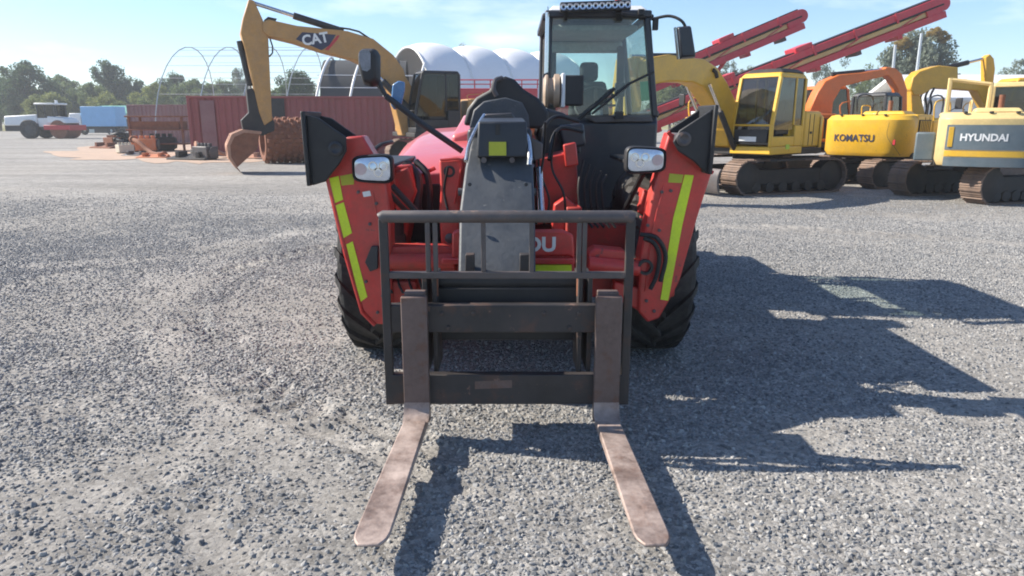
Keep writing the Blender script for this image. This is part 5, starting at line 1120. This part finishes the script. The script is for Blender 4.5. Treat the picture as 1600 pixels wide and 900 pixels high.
# ------------------------------------------------------------------ soil compactor far left
def compactor():
    g = G(62, 217); r = empty('soil_compactor', (g.x, g.y+1.5, 0), R(-4), 'white and red drum roller with a boxy cab', 'road roller'); s = 1.06
    wy = -1.0
    tb = MB(); tb.lathe([(.35,-.28),(.72,-.30),(.80,-.2),(.80,.2),(.72,.30),(.35,.28)], (0,0,0), (0,1,0), 36, True); tm = tb.mesh('wheel'); tm.materials.append(RUBBER)
    rm = MB().lathe([(.36,-.24),(.30,-.12),(.1,-.15)], (0,0,0), (0,1,0), 20).mesh('rim'); rm.materials.append(DGREY)
    for y in (-.95,.95): w = link_mesh('wheel', tm, RUBBER, r, (-1.05,y,.8)); link_mesh('rim', rm, DGREY, w)
    MB().hexa([(-3.4,-.9,1.1),(-.4,-.9,1.1),(-.4,.9,1.1),(-3.4,.9,1.1),(-3.4,-.8,1.9),(-.4,-.8,2.05),(-.4,.8,2.05),(-3.4,.8,1.9)]).build('engine_hood', WHITE, r, .1, seg=3)
    MB().box(-3.5,.9,-.75,.75,.65,1.15).build('chassis', BLACK, r, .05)
    c = MB().box(-.35,1.25,-.8,.8,1.0,1.75).build('cab', WHITE, r, .05)
    mb = MB()
    for x in (-.3,.35,1.2):
        for y in (-.76,.76): mb.box(x-.05,x+.05,y-.04,y+.04,1.75,2.85)
    build_each(mb, 'cab_post', DGREY, c, .01); MB().box(-.45,1.35,-.9,.9,2.85,3.0).build('cab_roof', WHITE, c, .05)
    for x0, x1 in ((-.25,.30),(.40,1.15)):
        for y in (-.77,.77): MB().add([(x0,y,1.7),(x1,y,1.7),(x1,y,2.85),(x0,y,2.85)], [(0,1,2,3)]).build('side_window', GLASS_DD, c, 0, 0)
    MB().box(.1,.5,-.25,.25,1.7,2.4).build('seat', SEAT, c, .05); MB().box(.9,1.05,-.1,.1,3.0,3.25).build('beacon', WHITE, c, .02)
    MB().hexa([(.5,-.95,1.3),(2.3,-.95,1.3),(2.3,.95,1.3),(.5,.95,1.3),(.6,-.9,1.9),(2.0,-.9,1.75),(2.0,.9,1.75),(.6,.9,1.9)]).build('front_cowl', WHITE, r, .08, seg=3)
    MB().lathe([(.7,-.95),(.78,-.95),(.78,.95),(.7,.95),(.2,.9)], (1.5,0,.78), (0,1,0), 40).build('drum', RUST, r, 0)
    for y in (-1.08,1.0): MB().box(.3,2.6,y,y+.08,.75,1.15).build('drum_yoke', DECALR, r, .03)
    MB().box(2.55,2.68,-1.08,1.08,.7,1.15).build('drum_bumper', DECALR, r, .03)
compactor()
# blue parked lorry body and green shed behind
SKYB = M('sky_blue_paint', (.20,.42,.68), .5, var=.12); GREENR = M('green_roof', (.10,.30,.24), .6, var=.2)
def shed(name, label, cat, px0, px1, Y, h, col, roof, dep=6, extra=None):
    a, b = W(px0,200,Y), W(px1,200,Y); w = b.x-a.x; r = empty(name, (a.x, Y, 0), 0, label, cat)
    MB().box(0,w,0,dep,0,h*.72).build('wall', col, r, .02); MB().prism([(-.2,-.3,h*.70),(-.2,dep/2,h),(-.2,dep+.3,h*.70),(-.2,dep+.3,h*.66),(-.2,dep/2,h*.95),(-.2,-.3,h*.66)], (w+.4,0,0)).build('roof', roof, r, .01)
    for x in (.12,.55): MB().box(w*x,w*(x+.3),-.04,.02,0,h*.5).build('roller_door', extra or BLACK, r, .01)
    return r
shed('shed', 'low shed with green roof behind the sky blue truck', 'shed', 138, 214, 92, 3.4, M('shed_pale', (.45,.5,.48), .7), GREENR)
def box_truck():
    g = G(160, 211); r = empty('box_truck', (g.x, 80, 0), R(180), 'white cab truck with a sky blue box body', 'truck')
    MB().box(-2.0,1.7,-1.1,1.1,.9,3.0).build('box_body', SKYB, r, .04); MB().box(-2.0,3.4,-.5,.5,.6,.9).build('chassis', BLACK, r, .02)
    c = MB().hexa([(1.8,-1.05,.6),(3.5,-1.05,.6),(3.5,1.05,.6),(1.8,1.05,.6),(1.8,-1.0,2.3),(3.0,-1.0,2.3),(3.0,1.0,2.3),(1.8,1.0,2.3)]).build('cab', WHITE, r, .08)
    MB().add([(3.46,-.9,1.35),(3.46,.9,1.35),(3.08,.9,2.2),(3.08,-.9,2.2)], [(0,1,2,3)]).build('windscreen', GLASS_D, c, 0, 0)
    tm = MB().lathe([(.2,-.15),(.42,-.15),(.45,-.1),(.45,.1),(.42,.15),(.2,.15)], (0,0,0), (0,1,0), 24, True).mesh('wheel'); tm.materials.append(RUBBER)
    for x in (-1.3,2.7):
        for y in (-.95,.95): link_mesh('wheel', tm, RUBBER, r, (x,y,.45))
    r.location = (W(163,205,80).x, 80, 0)
box_truck()
# hoop frame without cover
GALV = M('galvanised_pipe', (.42,.45,.47), .5, metal=.3, var=.12)
def hoops():
    Y0 = 44.0; base = W(242, 215, Y0); r = empty('hoop_frame', (base.x, Y0, 0), R(0), 'bare galvanised hoop frame without its cover behind the containers', 'frame')
    top = W(255, 62, Y0).z; span = 9.0; pts = []
    for i in range(5):
        x = i*2.6; P_ = []
        for t in np.linspace(0, 1, 17): a = math.pi*t; P_.append((x+.25*math.sin(a)*3.2, span*.5*(1-math.cos(a)), top*math.sin(a)**.72))
        MB().tube(P_, .034, 6).build('hoop', GALV, r, 0)
    for k in range(2, 15):
        t = k/16; a = math.pi*t; y, z = span*.5*(1-math.cos(a)), top*math.sin(a)**.72; MB().tube([(.8*math.sin(a),y,z),(10.4+.8*math.sin(a),y,z)], .014, 5).build('purlin', GALV, r, 0)
hoops()
# fabric shelters
FAB = M('white_fabric', (.78,.78,.79), .7, var=.06, vs=1.0, bump=.2, bs=2); FABD = M('charcoal_fabric', (.045,.047,.05), .8, var=.2)
INSIDE = M('beige_lining', (.52,.46,.38), .8, var=.15)
def shelter():
    Y0 = 46.0; a = W(640, 200, Y0); r = empty('fabric_shelter', (a.x, Y0, 0), R(36), 'white fabric dome shelter of billowing panels behind the boom', 'shelter')
    span = 7.0; H = 6.25; LEN = 3.1
    for i in range(4):
        secs = []
        for u in np.linspace(0, 1, 9):
            f = .94+.06*math.sin(math.pi*u)**.6; x = i*LEN+u*LEN; secs.append([(x, -span/2*f*math.cos(t), H*f*math.sin(t)**.8+.02) for t in np.linspace(.02, math.pi-.02, 25)])
        MB().loft(secs, close=False).build('fabric_panel', FAB, r, 0, 60)
    for i in range(5): MB().tube([(i*LEN, -span/2*.945*math.cos(t), H*.945*math.sin(t)**.8+.02) for t in np.linspace(.02, math.pi-.02, 21)], .07, 8).build('rib', WHITE, r, 0)
    MB().prism([(4*LEN-.05, -span/2*.88*math.cos(t), H*.88*math.sin(t)**.8) for t in np.linspace(0, math.pi, 19)], (.03,0,0)).build('end_wall', INSIDE, r, 0)
    for k in range(4): MB().tube([(.05,-2.4+k*1.6,0),(.05,-2.4+k*1.6+(.8 if k%2 else -.2),3.9)], .05, 6).build('truss_member', INSIDE, r, 0)
shelter()
def shelter2():
    Y0 = 42.0; a = W(488, 200, Y0); r = empty('fabric_shelter', (a.x, Y0, 0), R(6), 'dark shelter with white pipe hoops behind the red container', 'shelter')
    H = W(520, 86, Y0).z; LEN = 5.4
    secs = [[(x, 3.4*(1-math.cos(t)), H*math.sin(t)**.6) for t in np.linspace(.03, math.pi-.03, 21)] for x in np.linspace(.5, LEN, 7)]
    MB().loft(secs, close=False).build('fabric_cover', FABD, r, 0, 60)
    for i in range(4):
        x = .0+i*1.9; MB().tube([(x+.9*math.sin(t), 3.4*(1-math.cos(t))-.12, H*1.02*math.sin(t)**.6+.02) for t in np.linspace(.03, math.pi-.03, 19)], .07, 8).build('hoop', WHITE, r, 0)
    for z in (.5,.66,.8): MB().tube([(.3,.12+3.4*(1-math.cos(math.asin(z**1.667)))-.1,H*z),(6.2,.12+3.4*(1-math.cos(math.asin(z**1.667)))-.1,H*z)], .03, 6).build('purlin', WHITE, r, 0)
shelter2()
r = shed('site_shed', 'long white shed with a dark doorway behind the sand yellow excavator', 'shed', 1438, 1760, 30, 3.5, WHITE, WHITE, 5)
# two thin poles beside the gum tree
for px0, py0, px1, py1, lab in ((1423,190,1440,52,'taller grey raked pole rising before the gum tree'), (1388,190,1399,70,'shorter grey raked pole near the orange stick')):
    Y0 = 34; g = W(px0,py0,Y0); t = W(px1,py1,Y0); b = t + (g-t)*(t.z/(t.z-g.z))
    r = empty('raked_pole', (b.x, Y0, 0), 0, lab, 'pole'); q = t-Vector((b.x,Y0,0)); MB().tube([(0,0,0), q*.55, q], [.09,.075,.06], 8).build('shaft', GALV, r, 0); MB().lathe([(.11,0),(.11,.12),(.08,.16)], q*.55, q, 12).build('collar', RAIL, r, 0)
    MB().box(-.4,.4,-.4,.4,0,.25).build('base_block', CREAM, r, .02)

# ------------------------------------------------------------------ trees
def leaf_mat(name, a, b):
    m, nt, p = mat_base(name); L = nt.links.new
    at = N(nt, 'ShaderNodeAttribute'); at.attribute_name = 'tone'; x = N(nt, 'ShaderNodeMixRGB'); x.inputs[1].default_value = (*a,1); x.inputs[2].default_value = (*b,1); L(at.outputs['Fac'], x.inputs[0]); L(x.outputs[0], p.inputs['Base Color'])
    p.inputs['Roughness'].default_value = .7; p.inputs['Specular IOR Level'].default_value = .2
    tr = N(nt, 'ShaderNodeBsdfTranslucent'); L(x.outputs[0], tr.inputs[0]); mx = N(nt, 'ShaderNodeMixShader'); mx.inputs[0].default_value = .42
    o = nt.nodes['Material Output']; L(p.outputs[0], mx.inputs[1]); L(tr.outputs[0], mx.inputs[2]); L(mx.outputs[0], o.inputs[0]); return m
LEAFS = {'dark': leaf_mat('dark_leaves', (.045,.085,.045), (.11,.16,.075)), 'mid': leaf_mat('green_leaves', (.085,.13,.05), (.18,.225,.085)), 'light': leaf_mat('pale_leaves', (.13,.16,.05), (.27,.29,.10)), 'gum': leaf_mat('gum_leaves', (.13,.165,.13), (.24,.27,.20)), 'gold': leaf_mat('gold_leaves', (.28,.20,.06), (.5,.36,.12))}
BARK = M('bark', (.10,.075,.055), .9, var=.3); BARKG = M('pale_bark', (.34,.30,.26), .85, var=.25)
def crown_mesh(seed, clumps, per, leaf, spread, flat, cl):
    rg = np.random.default_rng(seed); d = rg.normal(size=(clumps,3)); d /= np.linalg.norm(d, axis=1)[:,None]; rad = rg.random(clumps)**.45
    c = d*rad[:,None]*np.array([spread,spread,flat]); cr = cl*rg.uniform(.65,1.25,clumps); ct = rg.random(clumps)
    n = clumps*per; k = np.repeat(np.arange(clumps), per)
    q = rg.normal(size=(n,3)); q /= np.linalg.norm(q, axis=1)[:,None]; pos = c[k] + q*(rg.random(n)**.5*cr[k])[:,None]*np.array([1,1,.75])
    u = rg.normal(size=(n,3)); u /= np.linalg.norm(u, axis=1)[:,None]; w = np.cross(u, rg.normal(size=(n,3))); w /= np.linalg.norm(w, axis=1)[:,None]
    s = leaf*rg.uniform(.6,1.3,n)[:,None]
    V_ = np.stack([pos-u*s, pos+w*s*.55, pos+u*s, pos-w*s*.55], 1).reshape(-1,3); F_ = np.arange(n*4).reshape(-1,4)
    me = bpy.data.meshes.new('crown'); grid_mesh(me, V_, F_); at = me.attributes.new('tone', 'FLOAT', 'POINT'); tone = np.clip(ct[k]*.7+rg.random(n)*.3,0,1); at.data.foreach_set('value', np.repeat(tone,4).astype(np.float32)); return me, c
CROWNS = {}
for kind, (cn, per, leaf, sp, fl, cl) in dict(round=(90,210,.042,.88,.88,.27), tall=(80,210,.042,.76,.95,.25), sparse=(60,120,.034,.90,.82,.20), bush=(70,190,.048,.87,.78,.29)).items():
    for v in range(2): CROWNS[kind, v] = crown_mesh(hash((cn, v)) % 1000 + v, cn, per, leaf, sp, fl, cl)
def tree(px, pytop, Y, wpx, kind, leafs, label, name='tree', base=.28, seed=0):
    top = W(px, pytop, Y); H = top.z; g = (top.x, Y, 0); cat = 'bush' if kind == 'bush' else 'tree'
    r = empty(name, g, random.uniform(0,6), label, cat, 'trees and bushes along the yard edge')
    rx = wpx/2/FPX*Y; cz0 = H*base; rzv = (H-cz0)/2; me, cc = CROWNS[kind, seed % 2]; key = (kind, seed % 2, leafs)
    if key not in TM: m2 = me.copy(); m2.materials.append(LEAFS[leafs]); TM[key] = m2
    o = link_mesh('crown', TM[key], LEAFS[leafs], r); fl = 1.0 if kind != 'bush' else .85
    o.scale = (rx*1.12, rx*1.12, rzv*1.08); o.location = (0, 0, cz0+rzv); o.rotation_euler = (0, 0, random.uniform(0,6))
    bark = BARKG if leafs == 'gum' else BARK; mb = MB()
    mb.tube([(0,0,-.1),(.02*H,.01*H,H*.2),(-.01*H,.02*H,H*.45),(.01*H,0,H*.72)], [.028*H,.022*H,.016*H,.006*H], 8); tr = mb.build('trunk', bark, r, 0)
    for k in range(6):
        c = cc[(k*7+seed) % len(cc)]; e = o.rotation_euler.z; q = Vector((c[0]*math.cos(e)-c[1]*math.sin(e), c[0]*math.sin(e)+c[1]*math.cos(e), c[2])); q = Vector((q.x*rx, q.y*rx, cz0+rzv+q.z*rzv)); s = Vector((0,.01*H,H*(.18+.06*k))); MB().tube([s, s.lerp(q,.5)+Vector((0,0,.03*H)), q], [.012*H,.008*H,.003*H], 6).build('limb', bark, tr, 0)
    return r
TM = {}
TREES = [
 (36,94,105,84,'round','dark','large dark rounded tree behind the road roller'), (-14,112,110,70,'round','mid','green tree at the yard edge left of the large dark one'),
 (98,116,118,70,'round','mid','mid green tree between the two tall dark crowns'), (166,99,112,62,'tall','dark','tall dark tree rising behind the pale bush'),
 (134,128,104,56,'round','mid','olive green tree over the roller cab'), (206,122,112,48,'round','dark','dark tree just behind the mauve container'),
 (68,140,96,60,'bush','light','pale olive bush behind the drum roller'), (166,142,97,58,'bush','light','bright pale green rounded bush behind the shed'), (236,128,100,60,'round','light','pale green tree under the bare hoops'),
 (270,113,112,50,'round','dark','dark tree crown seen through the first bare hoop'), (300,122,108,70,'round','mid','mid green tree seen through the bare hoops'), (345,124,110,60,'round','mid','green tree behind the stick of the ochre excavator'),
 (372,108,120,30,'tall','gum','thin grey green tree beside the ochre stick'), (460,108,76,58,'round','dark','dark bushy tree between ochre stick and dark shelter'), (435,132,78,44,'bush','mid','low green bush beyond the container roof'),
 (1138,84,70,56,'sparse','gum','sparse grey green tree beneath the shorter conveyor'), (1172,98,74,50,'sparse','mid','sparse green tree between the two conveyors'),
 (1306,86,72,66,'sparse','gum','airy gum tree under the longer conveyor'), (1350,96,80,60,'sparse','mid','open green tree beside the two raked poles'),
 (1438,44,62,104,'round','gum','broad gum tree with golden tips behind the raked poles'), (1600,76,66,70,'sparse','gum','grey gum tree above the sand yellow cab'), (1545,128,90,90,'round','mid','low green tree above the white shed roof'),
 (1690,100,100,120,'round','mid','green tree beyond the right end of the white shed'), (1250,150,96,80,'round','mid','low green tree behind the dark glazed cab'), (722,62,110,50,'sparse','gum','faint bare tree behind the white fabric shelter'), (1050,120,90,70,'round','mid','green tree behind the yellow boom')]
for i, t in enumerate(TREES): tree(*t[:6], t[6], name='bush' if t[4] == 'bush' else 'tree', base=.05 if t[4] == 'bush' else (.12 if t[4] == 'round' else .25), seed=i)
gt_ = [o for o in COL.objects if o.get('label', '').startswith('broad gum')][0]
for k, (x, y) in enumerate(((1412,68),(1462,52),(1472,58))):
    q = W(x, y, 61) - gt_.location; q.rotate(Matrix.Rotation(-gt_.rotation_euler.z, 3, 'Z'))
    me, _ = CROWNS['round', 0]
    if 'gold' not in TM: m2 = me.copy(); m2.materials.append(LEAFS['gold']); TM['gold'] = m2
    o = link_mesh('golden_tip', TM['gold'], LEAFS['gold'], gt_); o.scale = (.75,.75,.55); o.location = q
# far woodland closing the horizon
me, _ = CROWNS['round', 1]; co = np.empty(len(me.vertices)*3); me.vertices.foreach_get('co', co); co = co.reshape(-1,4,3); rg = np.random.default_rng(5)
VV = []; tt = []
for k in range(150):
    sel_ = co[rg.integers(0, len(co), 700)]; x, y, h = (rg.uniform(-190, 190), rg.uniform(150, 185), rg.uniform(2.6, 5.0)) if k < 100 else (rg.uniform(-115, -34), rg.uniform(122, 138), rg.uniform(3.2, 4.6))
    VV.append(sel_*np.array([h*1.3, h*1.3, h]) + np.array([x, y, h*.95])); tt.append(np.full(700*4, rg.random()))
VV = np.concatenate(VV).reshape(-1,3); me = bpy.data.meshes.new('woodland'); grid_mesh(me, VV, np.arange(len(VV)).reshape(-1,4)); at = me.attributes.new('tone','FLOAT','POINT'); at.data.foreach_set('value', np.concatenate(tt).astype(np.float32))
tag(link_mesh('woodland', me, LEAFS['mid']), 'distant belt of green woodland beyond the yard', 'woodland', kind='stuff')

# ------------------------------------------------------------------ air
hm = bpy.data.materials.new('haze'); hm.use_nodes = True; hm.node_tree.nodes.clear()
ho = hm.node_tree.nodes.new('ShaderNodeOutputMaterial'); hv = hm.node_tree.nodes.new('ShaderNodeVolumePrincipled')
hv.inputs['Color'].default_value = (.93,.96,1,1); hv.inputs['Density'].default_value = .0012; hv.inputs['Anisotropy'].default_value = .1
hm.node_tree.links.new(hv.outputs[0], ho.inputs['Volume'])
hz = MB().box(-210,210,-30,215,-1.2,16).build('haze', hm, None, 0, 0); tag(hz, 'thin pale haze in the air over the yard', 'haze', kind='stuff')
